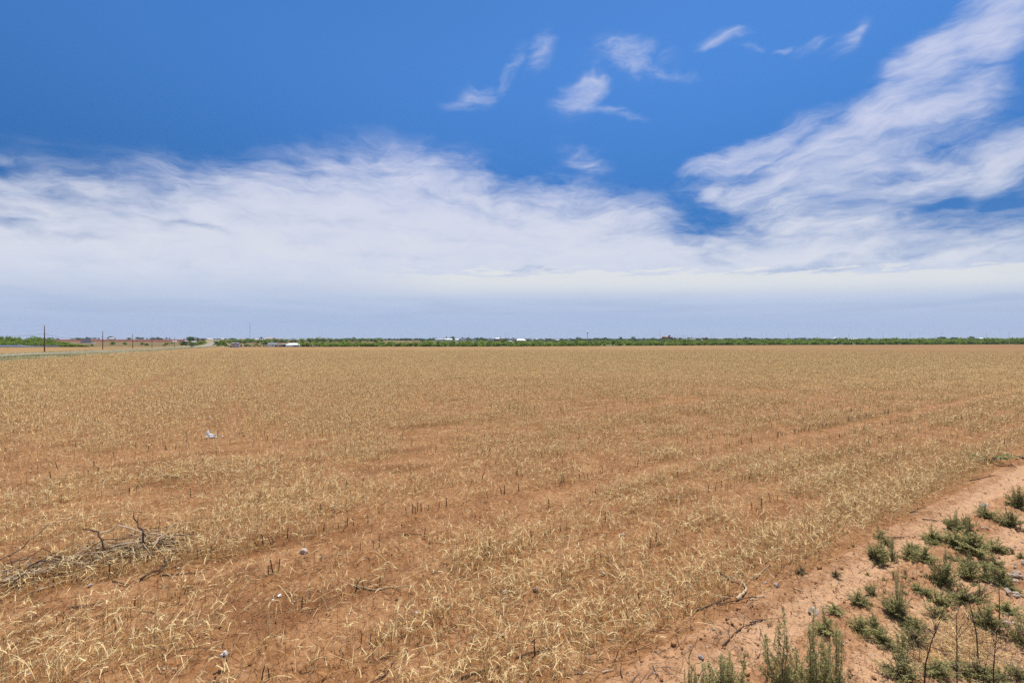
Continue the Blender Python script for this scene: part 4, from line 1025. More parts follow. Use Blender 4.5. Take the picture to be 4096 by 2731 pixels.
# tank on legs
x, y, z, W, H = spot(2050.5, 2057, 1347, 1360, 1260); t = empty('water_tank', (x, y, z-4)); tag(t, 'dark square water tank raised on legs above the grain sheds', 'water tank')
mb = MB(); mb.lathe([(W/2, 4+H*.55), (W/2, 4+H*.92), (W*.3, 4+H)], 16); link('drum', mb.mesh('drum', [CARMATS['grey']]), t)
for a in range(4):
    mb = MB(); c, s_ = math.cos(a*1.571+.78)*W*.42, math.sin(a*1.571+.78)*W*.42; mb.tube([(c*1.15, s_*1.15, -2), (c, s_, 4+H*.56)], .18, 6); link('leg', mb.mesh('leg', [STEEL]), t)
# water tower
Yw = 1500; x, y = at(2350, Yw); z = hz1(x, y); k = Yw/F; H = ztop(1324.8, Yw) - z; t = empty('water_tower', (x, y, z)); tag(t, 'white water tower with a round tank on one slim column', 'water tower')
r = 4.95*k; hb = 4.0*k
mb = MB(); mb.lathe([(r*.16, H-2*hb*1.02)] + [(r*math.sin(a), H-hb - hb*math.cos(a)) for a in np.linspace(.35, math.pi-.03, 18)], 32); link('tank', mb.mesh('tank', [WHITE], True), t)
mb = MB(); mb.lathe([(r*.42, -2), (r*.30, 2.5), (r*.24, H*.3), (r*.24, H-2*hb*.9)], 20); link('column', mb.mesh('column', [PALEWALL], True), t)
# domed red building
Yc = 1560; x, y = at(2670, Yc); z = ztop(1355, Yc); k = Yc/F
t = empty('domed_building', (x, y, z)); tag(t, 'red brick building with a square tower and small white dome', 'public building')
hh = lambda py: ztop(py, Yc) - z
mb = MB(); mb.box(-19*k, 5*k, 0, 14*k, -4, hh(1347.5)); mb.face([(-19*k, 0, hh(1347.5)), (-10*k, 0, hh(1347.5)), (-14.5*k, 0, hh(1345.2))]); mb.box(5*k, 21*k, -2*k, 12*k, -4, hh(1347.8)); link('wall', mb.mesh('wall', [REDBRICK]), t)
mb = MB(); a, c = hh(1347.4), hh(1345.3)
mb.face([(-20*k, -.6*k, a), (5.4*k, -.6*k, a), (3*k, 6*k, c), (-16*k, 6*k, c)]); mb.face([(5.4*k, 14.5*k, a), (-20*k, 14.5*k, a), (-16*k, 6*k, c), (3*k, 6*k, c)]); mb.face([(-20*k, 14.5*k, a), (-20*k, -.6*k, a), (-16*k, 6*k, c)]); mb.face([(5.4*k, -.6*k, a), (5.4*k, 14.5*k, a), (3*k, 6*k, c)])
link('roof', mb.mesh('roof', [mat('red_tile', (.52, .21, .12), .8, .1, .3)]), t)
mb = MB(); mb.box(4.4*k, 9.8*k, -2.6*k, 3*k, hh(1348), hh(1341)); mb.box(4.1*k, 10.1*k, -2.9*k, 3.3*k, hh(1341), hh(1340.4)); link('tower', mb.mesh('tower', [BROWNWALL]), t)
mb = MB(); R0 = 2.3*k; mb.lathe([(R0, hh(1340.4))] + [(R0*math.cos(q), hh(1339.6) + R0*1.1*math.sin(q)) for q in np.linspace(0, 1.45, 9)], 20, 0, 7.1*k, .2*k); link('dome', mb.mesh('dome', [WHITE], True), t)
mb = MB(); mb.tube([(7.1*k, .2*k, hh(1338)), (7.1*k, .2*k, hh(1336.4))], [.25, .1], 6); link('finial', mb.mesh('finial', [WHITE]), t)
for i in range(5):
    mb = MB(); mb.box((-17+i*4.6)*k, (-15.4+i*4.6)*k, -.12, -.02, hh(1352), hh(1349)); link('window', mb.mesh('window', [GLASS]), t)
# irrigation arm on the far brown field
x, y = at(3990, 1300); t = empty('irrigation_pivot', (x, y, ztop(1361, 1300))); tag(t, 'dark irrigation pivot arm on the far brown field', 'irrigator')
mb = MB(); k = 1300/F
for i in range(5): mb.tube([(-7*k+i*4*k, 0, 2.4), (-5*k+i*4*k, 0, 3.4), (-3*k+i*4*k, 0, 2.4)], .15, 5, 0, True)
link('pipe', mb.mesh('pipe', [RUST]), t)
for i in range(6):
    mb = MB(); mb.tube([(-7*k+i*4*k, -.9, 0), (-7*k+i*4*k, 0, 2.4), (-7*k+i*4*k, .9, 0)], .1, 5); link('leg', mb.mesh('leg', [RUST]), t)

# ------------------------------------------------------------------ cattle
def cow_mesh(name, m, graze):
    vs, es, rs = [], [], []
    def add(p, r, par):
        vs.append(p); rs.append(r); i = len(vs)-1
        if par is not None: es.append((par, i))
        return i
    hip = add((-.75, 0, 1.08), .33, None); mid = add((-.1, 0, 1.02), .40, hip); sh = add((.6, 0, 1.08), .35, mid)
    if graze: nk = add((1.0, 0, .85), .20, sh); hd = add((1.3, 0, .38), .15, nk); mz = add((1.42, 0, .14), .10, hd)
    else: nk = add((1.0, 0, 1.35), .20, sh); hd = add((1.32, 0, 1.52), .16, nk); mz = add((1.62, 0, 1.38), .10, hd)
    for s_ in (-1, 1):
        a = add((-.85, s_*.2, .75), .17, hip); b = add((-.95, s_*.2, .42), .085, a); add((-.86, s_*.2, .02), .07, b)
        a = add((.62, s_*.2, .72), .14, sh); b = add((.65, s_*.2, .40), .08, a); add((.62, s_*.2, .02), .07, b)
        add((hd and vs[hd][0]-.05, s_*.26, vs[hd][2]+.07), .05, hd)
    tl = add((-1.12, 0, 1.05), .06, hip); add((-1.18, 0, .5), .04, tl)
    me = bpy.data.meshes.new(name); me.from_pydata(vs, es, [])
    o = bpy.data.objects.new(name, me); COL.objects.link(o)
    md = o.modifiers.new('skin', 'SKIN')
    for i, v in enumerate(me.skin_vertices[0].data): v.radius = (rs[i], rs[i]*(.8 if i < 3 else 1)); v.use_root = i == 0
    o.modifiers.new('sub', 'SUBSURF').levels = 1; o.modifiers['sub'].render_levels = 1
    dg = bpy.context.evaluated_depsgraph_get(); out = bpy.data.meshes.new_from_object(o.evaluated_get(dg)); bpy.data.objects.remove(o)
    out.name = name; out.materials.clear(); out.materials.append(m); out.polygons.foreach_set('use_smooth', [True]*len(out.polygons)); return out
C1, C2, C3 = cow_mesh('cow', BLACKHIDE, True), cow_mesh('cow', BLACKHIDE, False), cow_mesh('cow', CREAMHIDE, True)
for i, (px, rz) in enumerate([(904, .1), (917, 3.0), (966, .3), (981, 0), (999, 3.2), (1016, .1), (1038, 3.1), (1058, .2), (1104, 2.6), (1120, 0), (1131, 3.0)]):
    x, y = at(px, Yedge(px) + 3 + (i % 3)*1.5); z = hz1(x, y)
    tag(link('cow', C1 if i % 2 else C2, None, (x, y, z-.12), rz, 1.1), 'black cow standing in the loose row behind the tanks and house', 'cow', 'black cows behind the field')
x, y = at(1007, Yedge(1007) + 6); tag(link('cow', C3, None, (x, y, hz1(x, y)+.6), .2, 1.15), 'single cream coloured cow among the black ones', 'cow')
for px, py in [(549, 1364), (480, 1363.5)]:
    x, y = ground_pt(px, py); tag(link('cow', C2, None, (x, y, hz1(x, y)), .4, 1.2), 'dark cow grazing on the pasture below the red field, %s' % ('near the third pole' if px > 500 else 'near the second pole'), 'cow')

# ------------------------------------------------------------------ roadside grass (stuff)
M_GRASS = mat('verge_grass', (.13, .17, .045), .85, attr='tint', col2=(.60, .50, .29), trans=.35, spec=.05, up=.5)
def build_verge():
    H = Heap()
    n = 60000
    Y = 45*np.exp(RNG.random(n)*math.log(520/45)); side = RNG.random(n)
    d = np.where(side < .78, RNG.uniform(3.4, 19.5, n), RNG.uniform(-11, -3.4, n))
    x0 = np.interp(Y, RP[:, 1], RP[:, 0]); x = x0 + d*1.14; y = Y + 0*x
    dd = road_dist(x, y); k = (np.abs(dd) > 3.6) & (dd < 19.5) & (dd > -12) & (x > -1.25*y)
    x, y, dd = x[k], y[k], dd[k]; n = len(x); r = np.hypot(x, y)
    g = fbm(x, y, .09, 3, 91); near_edge = sst(np.abs(dd), 9, 5)
    tint = np.clip(.84 + (g-.5)*1.8 + RNG.normal(0, .2, n) - .25*(dd < 12)*(dd > 5)*(r < 190), 0, 1)
    L = RNG.uniform(.22, .6, n)*(1 - .4*near_edge)*np.where(dd < 0, .55, .8)
    wd = np.maximum(.02, r/455*.30)*RNG.uniform(.6, 1.2, n)
    H.add(*strip(np.stack([x, y, height(x, y)], -1), U(0, 6.28, n), L, np.abs(RNG.normal(.2, .2, n)), U(.1, 1.1, n), wd, tint, 2, clamp=False)[:3])
    tag(link('roadside_grass', H.build('roadside_grass', M_GRASS)), 'rough green and straw pale grass along both sides of the road', 'grass', kind='stuff')
build_verge()

# ------------------------------------------------------------------ cotton stalk stubs in rows
def stub_mesh():
    mb = MB(); bx, by = R.uniform(-.10, .10), R.uniform(-.10, .10)
    mb.tube([(0, 0, -.15), (bx*.4, by*.4, .5), (bx*1.6, by*1.6, 1)], [.055, .045, .036], 6)
    for k in range(R.choice([0, 0, 1, 1, 2])):
        z = R.uniform(.3, .85); a = R.uniform(0, 6.28); l = R.uniform(.12, .34)
        mb.tube([(bx*z, by*z, z), (bx*z + math.cos(a)*l, by*z + math.sin(a)*l, z + l*R.uniform(.5, 1.3))], [.03, .014], 5)
    if R.random() < .4: mb.tube([(bx*1.6, by*1.6, .97), (bx*2 + .02, by*2, 1.07)], [.036, .006], 4)
    return mb.mesh('cotton_stub', [M_STALK])
STUBS = [stub_mesh() for _ in range(12)]
cand = []
for kx in range(15):
    n0 = 3.62 + ROW*kx if kx else 4.60 - ROW + .05
    n0 = 4.60 + ROW*(kx-1)
    strong = 2.6 if kx == 4 else (.35 if kx == 0 else (1.0 if kx < 9 else .8))
    t = -26.
    while t < 24:
        t += R.expovariate(1.75*strong)
        x = NX*(n0 + R.gauss(0, .035)) + NY*t; y = NY*(n0 + R.gauss(0, .035)) - NX*t
        if y < 1.5 or abs(x/y) > 1.22: continue
        h = R.uniform(.075, .175)*(1.12 if kx == 4 else 1)
        cand.append((math.hypot(x, y)/h, x, y, h))
# the row runs in both directions: t points along (NY, -NX)
cand.sort()
GSB = 'dead cotton stalk stubs standing in rows'
for i, (q, x, y, h) in enumerate(cand[:298]):
    o = link('cotton_stub', R.choice(STUBS), None, (x, y, g1(x, y)), R.uniform(0, 6.28), (h*1.0, h*1.0, h)); o.rotation_euler.x = R.gauss(0, .12); o.rotation_euler.y = R.gauss(0, .12)
    tag(o, 'short dark broken cotton stalk standing upright among the straw in a crop row', 'stalk', GSB)
def merge_copies(name, items, label, cat):
    V, Fc, off = [], [], 0; acc = MB()
    for me, M in items:
        b = len(acc.V); acc.V += [tuple(M @ v.co) for v in me.vertices]
        for p in me.polygons: acc.F.append(tuple(b+i for i in p.vertices)); acc.M.append(0)
    return tag(link(name, acc.mesh(name, [items[0][0].materials[0]])), label, cat, kind='stuff')
merge_copies('distant_stalk_stubs', [(R.choice(STUBS), Matrix.Translation((x, y, g1(x, y))) @ Matrix.Rotation(R.uniform(0, 6.28), 4, 'Z') @ Matrix.Diagonal((h*1.2, h*1.2, h, 1))) for q, x, y, h in cand[298:]], 'further dark cotton stalk stubs scattered in the stubble', 'stalks')

# ------------------------------------------------------------------ stones, clods, pebbles
ST_PALE = mat('pale_stone', (.47, .37, .29), .8, .2, 12, stain=((.34, .20, .12), 9, .55), bump=.4, bscale=40)
ST_ORANGE = mat('orange_stone', (.36, .18, .075), .8, .2, 12, bump=.3, bscale=40)
ST_GREY = mat('grey_stone', (.34, .29, .26), .8, .2, 12, bump=.3, bscale=40)
def stone_mesh(m, seed):
    bm = bmesh.new(); bmesh.ops.create_icosphere(bm, subdivisions=3, radius=.5)
    rr = random.Random(seed); cuts = [(Vector((rr.gauss(0, 1), rr.gauss(0, 1), rr.gauss(0, 1))).normalized(), rr.uniform(.28, .44)) for _ in range(9)]
    for v in bm.verts:
        for n_, d_ in cuts:
            k = v.co.dot(n_) - d_
            if k > 0: v.co -= n_*k*.85
        p = v.co*3.2; v.co *= 1 + .10*(vnoise(np.array([p.x+seed]), np.array([p.y+p.z*1.7]), seed)[0]-.5)
        v.co.z *= .72; v.co.y *= .85
    me = bpy.data.meshes.new('stone'); bm.to_mesh(me); bm.free(); me.materials.append(m); return me
STN = {k: [stone_mesh(m, s+i) for i in range(4)] for k, m, s in (('pale', ST_PALE, 10), ('orange', ST_ORANGE, 30), ('grey', ST_GREY, 50))}
def stone(px, py, wpx, kind, label, group=None, sink=.12, i=None, rz=None):
    x, y = ground_pt(px, py); w_ = wpx/F*y
    o = link('stone', STN[kind][i if i is not None else R.randrange(4)], None, (x, y, g1(x, y) + w_*(.36-sink)*.8), R.uniform(0, 6.28) if rz is None else rz, w_)
    return tag(o, label, 'stone', group)
for a in [(1216, 2203, 36, 'pale', 'white and tan rock lying on the dark bare furrow'), (3255, 2440, 48, 'pale', 'angular pinkish rock on the dirt path behind the leafy weeds'), (2697, 2582, 30, 'orange', 'smooth orange cobble on the bare dirt path'),
          (2804, 2631, 26, 'grey', 'brown cobble on the dirt path just above the tall weeds'), (2986, 2690, 26, 'orange', 'orange stone beside the tall feathery weeds at the bottom edge'), (2954, 2441, 20, 'orange', 'orange pebble on the path below the curved pale branch'),
          (2016, 2378, 24, 'pale', 'pink white stone in the straw, left one of a pair'), (2143, 2369, 24, 'pale', 'pink white stone in the straw, right one of a pair'), (2490, 2139, 22, 'pale', 'pale stone in the stubble between two stub rows'), (2615, 2518, 14, 'pale', 'small white pebble on the bare path edge'),
          (2013, 2536, 20, 'pale', 'pale stone at the lower edge of the stubble'), (2413, 2297, 20, 'pale', 'pale stone hidden among long straws near the path'), (715, 2273, 14, 'pale', 'white pebble on the bare soil right of the brush heap'), (164, 2362, 20, 'pale', 'flat white stone below the brush heap'),
          (363, 2350, 18, 'pale', 'white stone in front of the brush heap'), (655, 2674, 12, 'pale', 'pale pebble near the cotton boll'), (3279, 2282, 24, 'orange', 'brown stone on the path edge behind the dry weed'), (3059, 2329, 18, 'grey', 'grey upright stone on the path'), (3105, 2343, 26, 'pale', 'pale flat stone on the path beside the grey one'),
          (4025, 2495, 26, 'pale', 'cream stone between the weeds near the right edge'), (3968, 2344, 16, 'pale', 'white stone among the dense weeds'), (3176, 2597, 18, 'pale', 'round pink stone behind the tall feathery weed'), (3934, 2022, 32, 'grey', 'dark rock on the far end of the path'), (3378, 2407, 16, 'orange', 'brown stone touching the rounded weed'),
          (3785, 1995, 10, 'pale', 'small orange stone on the far wheel track'), (1375, 1955, 12, 'pale', 'whitish stone in the stubble upper middle'), (3930, 2122, 14, 'pale', 'left of two white stones behind the big weed clump'), (3948, 2118, 12, 'pale', 'right of two white stones behind the big weed clump')]:
    stone(*a)
GST = 'pale rubble stones at the path edge'
for i in range(34):
    px, py = R.gauss(4062, 28), R.gauss(2330, 75); stone(px, py, R.uniform(8, 26), 'pale', 'pale rubble stone lying loose at the right edge of the weed patch', GST)
GSS = 'small loose stones on the dirt path'
for i in range(90):
    px = R.uniform(2350, 4096); py = R.uniform(1900, 2731); x, y = ground_pt(px, py)
    if nt(np.float64(x), np.float64(y))[0] < 3.05: stone(px, py, R.uniform(4, 11), R.choice(['pale', 'orange', 'grey', 'pale']), 'small loose stone lying on the bare dirt path', GSS)
OCT = np.array([(1, 0, 0), (0, 1, 0), (-1, 0, 0), (0, -1, 0), (0, 0, 1), (0, 0, -1), (.6, .6, .5), (-.6, .5, .55), (-.5, -.6, .5), (.6, -.5, .5)], float)
OF = np.array([(0, 6, 4), (6, 1, 4), (0, 1, 6), (1, 7, 4), (7, 2, 4), (1, 2, 7), (2, 8, 4), (8, 3, 4), (2, 3, 8), (3, 9, 4), (9, 0, 4), (3, 0, 9)])
def lumps(name, n, sampler, s0, s1, m, label):
    x, y, keep = sampler(n); x, y = x[keep], y[keep]; n = len(x)
    s = s0*np.exp(RNG.random(n)**2.2*math.log(s1/s0)); rot = RNG.uniform(0, 6.28, n); sq = RNG.uniform(.45, .9, n); st = RNG.uniform(.7, 1.4, n)
    V = OCT[None]*(1 + RNG.uniform(-.22, .22, (n, 10, 1)))*s[:, None, None]
    V = V*np.stack([st, 1/st, sq], -1)[:, None]
    c, q = np.cos(rot)[:, None], np.sin(rot)[:, None]
    X = V[..., 0]*c - V[..., 1]*q + x[:, None]; Yy = V[..., 0]*q + V[..., 1]*c + y[:, None]; Z = V[..., 2] + (gz(x, y) + s*.15)[:, None]
    VV = np.stack([X, Yy, Z], -1).reshape(-1, 3); Q = (OF[None] + (np.arange(n)*10)[:, None, None]).reshape(-1, 3)
    me = mesh_np(name, VV, Q, m, {'moist': np.repeat(RNG.random(n)**3*.25, 10), 'straw': np.zeros(n*10), 'tram': np.zeros(n*10)})
    tag(link(name, me), label, 'ground cover', kind='stuff')
def samp(r1, lo=-9, hi=30, pw=.6):
    def f(n):
        r = 2.6*np.exp(RNG.random(n)**pw*math.log(r1/2.6)); a = RNG.uniform(-.92, .92, n); x, y = r*np.sin(a), r*np.cos(a); q, t = nt(x, y)
        d = sst(q, 3.6, 2.9) + .3 + .7*moist(x, y)
        return x, y, (q > lo) & (q < hi) & (RNG.random(n) < d)
    return f
lumps('soil_clods', 42000, samp(22), .003, .021, SOIL, 'loose orange clods and crumbs of dry soil')
lumps('pebbles', 5000, samp(16), .003, .013, ST_PALE, 'scattered pale pebbles in the dry soil')

# ------------------------------------------------------------------ sticks and twigs
W_PALE = mat('bleached_wood', (.54, .41, .27), .85, .3, 30)
W_DARK = mat('dark_twig', (.085, .052, .036), .9, .3, 30)
W_MID = mat('grey_twig', (.36, .26, .165), .9, .3, 30)
def twig_heap(n, samp_, label, name, m):
    acc = Heap(); x, y, k = samp_(n); x, y = x[k], y[k]; n = len(x)
    along = math.atan2(-NX, NY)
    az = np.where(RNG.random(n) < .5, RNG.normal(along, .35, n), RNG.uniform(0, 6.28, n))
    L = U(.05, .30, n); r = np.hypot(x, y)
    acc.add(*strip(np.stack([x, y, gz(x, y)+.006], -1), az, L, U(1.38, 1.56, n), RNG.normal(.1, .15, n), U(.004, .008, n)*np.maximum(1, r/12), RNG.random(n), 3, 1, (1, .4), twist=np.zeros(n))[:3])
    tag(link(name, acc.build(name, m)), label, 'twigs', kind='stuff')
twig_heap(5200, samp(30, -3, 22, .7), 'thin dark twigs and stalk litter lying on the soil', 'twig_litter', W_DARK)
def branch_mb(mb, pts, r0, r1, m=0, n=6, wob=.0):
    P = []
    for i in range(len(pts)-1):
        a, b = Vector(pts[i]), Vector(pts[i+1])
        for k in range(3): P.append(a.lerp(b, k/3) + (rvec()*wob if (i or k) else Vector()))
    P.append(Vector(pts[-1])); q = len(P)-1
    mb.tube(P, [r0 + (r1-r0)*i/q for i in range(q+1)], n, m)
def ground_stick(pxs, rpx, m, label, group=None, lift=.5, forks=0, name='stick'):
    pts = []
    for px, py in pxs:
        x, y = ground_pt(px, py); pts.append((x, y, g1(x, y)))
    k = pts[0][1]/F; r = rpx*k/2*.72; o = pts[0]
    pts = [(a-o[0], b-o[1], c-o[2] + r*lift + .01) for a, b, c in pts]
    mb = MB(); branch_mb(mb, pts, r, r*.45, wob=r*.5)
    for i in range(forks):
        j = R.randrange(len(pts)-1); a = Vector(pts[j]).lerp(Vector(pts[j+1]), R.uniform(.2, .8)); ang = R.uniform(0, 6.28); L = R.uniform(.1, .25)
        branch_mb(mb, [a, a + Vector((math.cos(ang)*L, math.sin(ang)*L, R.uniform(0, .05)))], r*.5, r*.2, n=5, wob=.005)
    return tag(link(name, mb.mesh('stick', [m]), None, o), label, 'stick', group)
ground_stick([(2946, 2400), (2970, 2382), (2988, 2360), (2978, 2342), (2955, 2328), (2920, 2312)], 14, W_PALE, 'curved bleached branch hooked at the edge of the stubble', lift=1.2)
ground_stick([(2848, 2276), (2885, 2300), (2930, 2325), (2965, 2340)], 9, W_DARK, 'dark branch leading into the curved bleached one', forks=2)
ground_stick([(2775, 2446), (2840, 2420), (2900, 2396), (2950, 2370)], 8, W_DARK, 'long dark forked twig left of the curved bleached branch', forks=3)
ground_stick([(2835, 2418), (2900, 2414), (3000, 2400), (3060, 2402)], 7, W_DARK, 'straight dark twig below the curved bleached branch', forks=2)
ground_stick([(2512, 2612), (2560, 2595), (2640, 2568)], 5, W_DARK, 'thin crooked twig on the bare path', forks=1)
ground_stick([(2600, 2530), (2675, 2527)], 5, W_DARK, 'short straight dark twig on the bare path')
ground_stick([(2430, 2560), (2490, 2562)], 5, W_PALE, 'short pale stick at the edge of the stubble')
ground_stick([(2890, 2580), (2935, 2540), (2970, 2510), (3000, 2500)], 9, W_DARK, 'dark stick on the path with a thick end', forks=2)
ground_stick([(3175, 2357), (3225, 2363)], 7, W_PALE, 'short bleached stick on the path left of the rounded weed')
ground_stick([(3000, 2405), (3058, 2393)], 8, W_PALE, 'bleached stick lying across the path')
ground_stick([(3000, 2495), (3040, 2480), (3090, 2472)], 8, W_DARK, 'dark branched stick on the path near the dry tuft', forks=3)
ground_stick([(3565, 2157), (3640, 2140)], 6, W_DARK, 'dark stick behind the small twin weeds')
ground_stick([(3640, 2055), (3700, 2038)], 6, W_DARK, 'dark pair of twigs on the far wheel track', forks=1)
ground_stick([(3690, 2078), (3755, 2075)], 6, W_DARK, 'thin forked stick on the far part of the path', forks=2)
ground_stick([(3880, 1922), (3940, 1912), (3980, 1906)], 6, W_DARK, 'long dark stick crossing the far path', forks=1)
ground_stick([(3870, 2335), (3905, 2325)], 5, W_PALE, 'curved pale stick among the dense weeds')
ground_stick([(3510, 2578), (3585, 2566), (3640, 2570)], 7, W_MID, 'grey stick under the leafy weeds', forks=2)
ground_stick([(3000, 2318), (3045, 2290), (3078, 2262), (3098, 2262)], 8, W_MID, 'forked stick at the stubble edge beside the path', forks=3)
ground_stick([(270, 2430), (360, 2412), (480, 2385)], 6, W_DARK, 'long thin dark twig on the bare soil below the brush heap')
ground_stick([(450, 2330), (530, 2343)], 7, W_DARK, 'straight dark stick right below the brush heap')
ground_stick([(640, 2300), (740, 2292), (820, 2290)], 6, W_DARK, 'thin dark stick on the bare furrow')
ground_stick([(1410, 2345), (1500, 2360), (1570, 2352), (1640, 2348)], 8, W_MID, 'grey bent stick in the middle of the stubble', forks=2)
ground_stick([(1275, 2238), (1340, 2230), (1400, 2214)], 5, W_MID, 'thin stick on the bare strip by the white rock')
ground_stick([(1615, 2140), (1650, 2142), (1685, 2146)], 6, W_DARK, 'short dark stick on the bare strip', forks=1)
ground_stick([(1840, 2718), (1920, 2690), (2000, 2668)], 10, W_DARK, 'dark branch at the lower edge of the stubble', forks=3)
ground_stick([(1480, 2725), (1540, 2700), (1575, 2640)], 8, W_DARK, 'dark crooked branch at the bottom of the picture', forks=2)
ground_stick([(2060, 2640), (2130, 2615), (2225, 2600)], 9, W_DARK, 'dark branch at the corner where stubble meets path', forks=3)
ground_stick([(2300, 2690), (2380, 2694)], 7, W_MID, 'grey curved twig on the bare soil at the bottom', forks=1)
ground_stick([(2410, 2690), (2455, 2678)], 9, W_PALE, 'short pale chunk of wood on the bare soil')
ground_stick([(2612, 2672), (2628, 2705)], 8, W_MID, 'short thick stick left of the tall weeds')
ground_stick([(2490, 2718), (2482, 2680), (2488, 2625)], 6, W_DARK, 'small upright dead twig on the bare soil', forks=4)
ground_stick([(640, 1915), (720, 1912), (780, 1900)], 6, W_DARK, 'dark stick in the sparse stubble below the plastic bag')
ground_stick([(1720, 2300), (1800, 2280), (1880, 2262)], 6, W_MID, 'thin grey branch in the stubble right of the middle', forks=1)

# the heap of dead branches
hx, hy = ground_pt(330, 2262); hz_ = g1(hx, hy)
heap = empty('brush_heap', (hx, hy, hz_)); tag(heap, 'tangled heap of dead grey brown branches lying on the stubble', 'brush heap')
def hpt(px, py, lift=0.0):
    x, y = ground_pt(px, py); return Vector((x-hx, y-hy, g1(x, y)-hz_+lift))
def hbranch(pts, r0, r1, m, wob=.02, name='branch'):
    mb = MB(); branch_mb(mb, pts, r0, r1, wob=wob); link(name, mb.mesh(name, [m]), heap)
A, B = hpt(-60, 2330), hpt(720, 2172); dr = (B-A).normalized(); pr = Vector((-dr.y, dr.x, 0))
hbranch([hpt(-40, 2328, .05), hpt(120, 2312, .10), hpt(230, 2290, .12), hpt(300, 2272, .16), hpt(430, 2240, .20), hpt(560, 2215, .18)], .015, .007, W_PALE)
hbranch([hpt(-40, 2340, .04), hpt(60, 2328, .06), hpt(180, 2306, .07)], .018, .012, W_PALE)
hbranch([hpt(390, 2210, .25), hpt(470, 2195, .3), hpt(620, 2195, .22), hpt(735, 2180, .12)], .014, .006, W_PALE)
hbranch([hpt(-40, 2300, .10), hpt(90, 2290, .34), hpt(190, 2270, .55), hpt(300, 2260, .66), hpt(560, 2230, .68)], .010, .003, W_MID)
hbranch([hpt(585, 2225, .12), hpt(572, 2230, .36), hpt(548, 2222, .50), hpt(536, 2218, .62)], .014, .006, W_DARK)
hbranch([hpt(600, 2235, .1), hpt(560, 2222, .3), hpt(700, 2215, .42)], .012, .004, W_MID)
hbranch([hpt(425, 2250, .2), hpt(400, 2245, .36), hpt(365, 2240, .42), hpt(330, 2240, .42)], .013, .005, W_DARK)
hbranch([hpt(605, 2240, .2), hpt(650, 2200, .22), hpt(700, 2150, .2)], .018, .006, W_MID)
hbranch([hpt(560, 2320, .02), hpt(640, 2290, .05), hpt(690, 2240, .06), hpt(705, 2215, .1)], .016, .006, W_DARK)
for i in range(72):
    t = R.uniform(.0, 1.0)**.9; c = A.lerp(B, t) + pr*R.gauss(0, .16) ; hgt = (.06 + .15*math.sin(min(1, t*1.15)*math.pi)**.7)*R.random()
    d = (dr*R.choice([1, 1, -1]) + pr*R.gauss(0, .42)).normalized(); L = R.uniform(.25, .8)
    a, b = c - d*L/2, c + d*L/2; up = Vector((0, 0, 1))
    hbranch([a + up*(hgt*R.uniform(.2, 1)+.015), c + up*(hgt+R.uniform(.02, .10)), b + up*(hgt*R.uniform(.1, 1)+.015)], R.uniform(.005, .013), R.uniform(.002, .005), R.choice([W_PALE, W_MID, W_MID, W_DARK, W_DARK]), .018)
acc = MB()
for i in range(520):
    t = R.uniform(.05, 1.05); c = A.lerp(B, t) + pr*R.gauss(0, .2); d = (dr + pr*R.gauss(0, .9)).normalized()*R.choice([1, -1]); L = R.uniform(.08, .3); z0 = R.uniform(.01, .20)*math.sin(min(1, t)*math.pi)**.6
    a = c + Vector((0, 0, z0)); acc.tube([a, a + d*L*.5 + Vector((0, 0, R.uniform(-.04, .06))), a + d*L + Vector((0, 0, R.uniform(-.1, .1)))], [.0035, .003, .0015], 4, R.randrange(3), False)
tg = link('tangle', acc.mesh('tangle', [W_MID, W_PALE, M_STRAW]), heap); tg['kind'] = 'stuff'

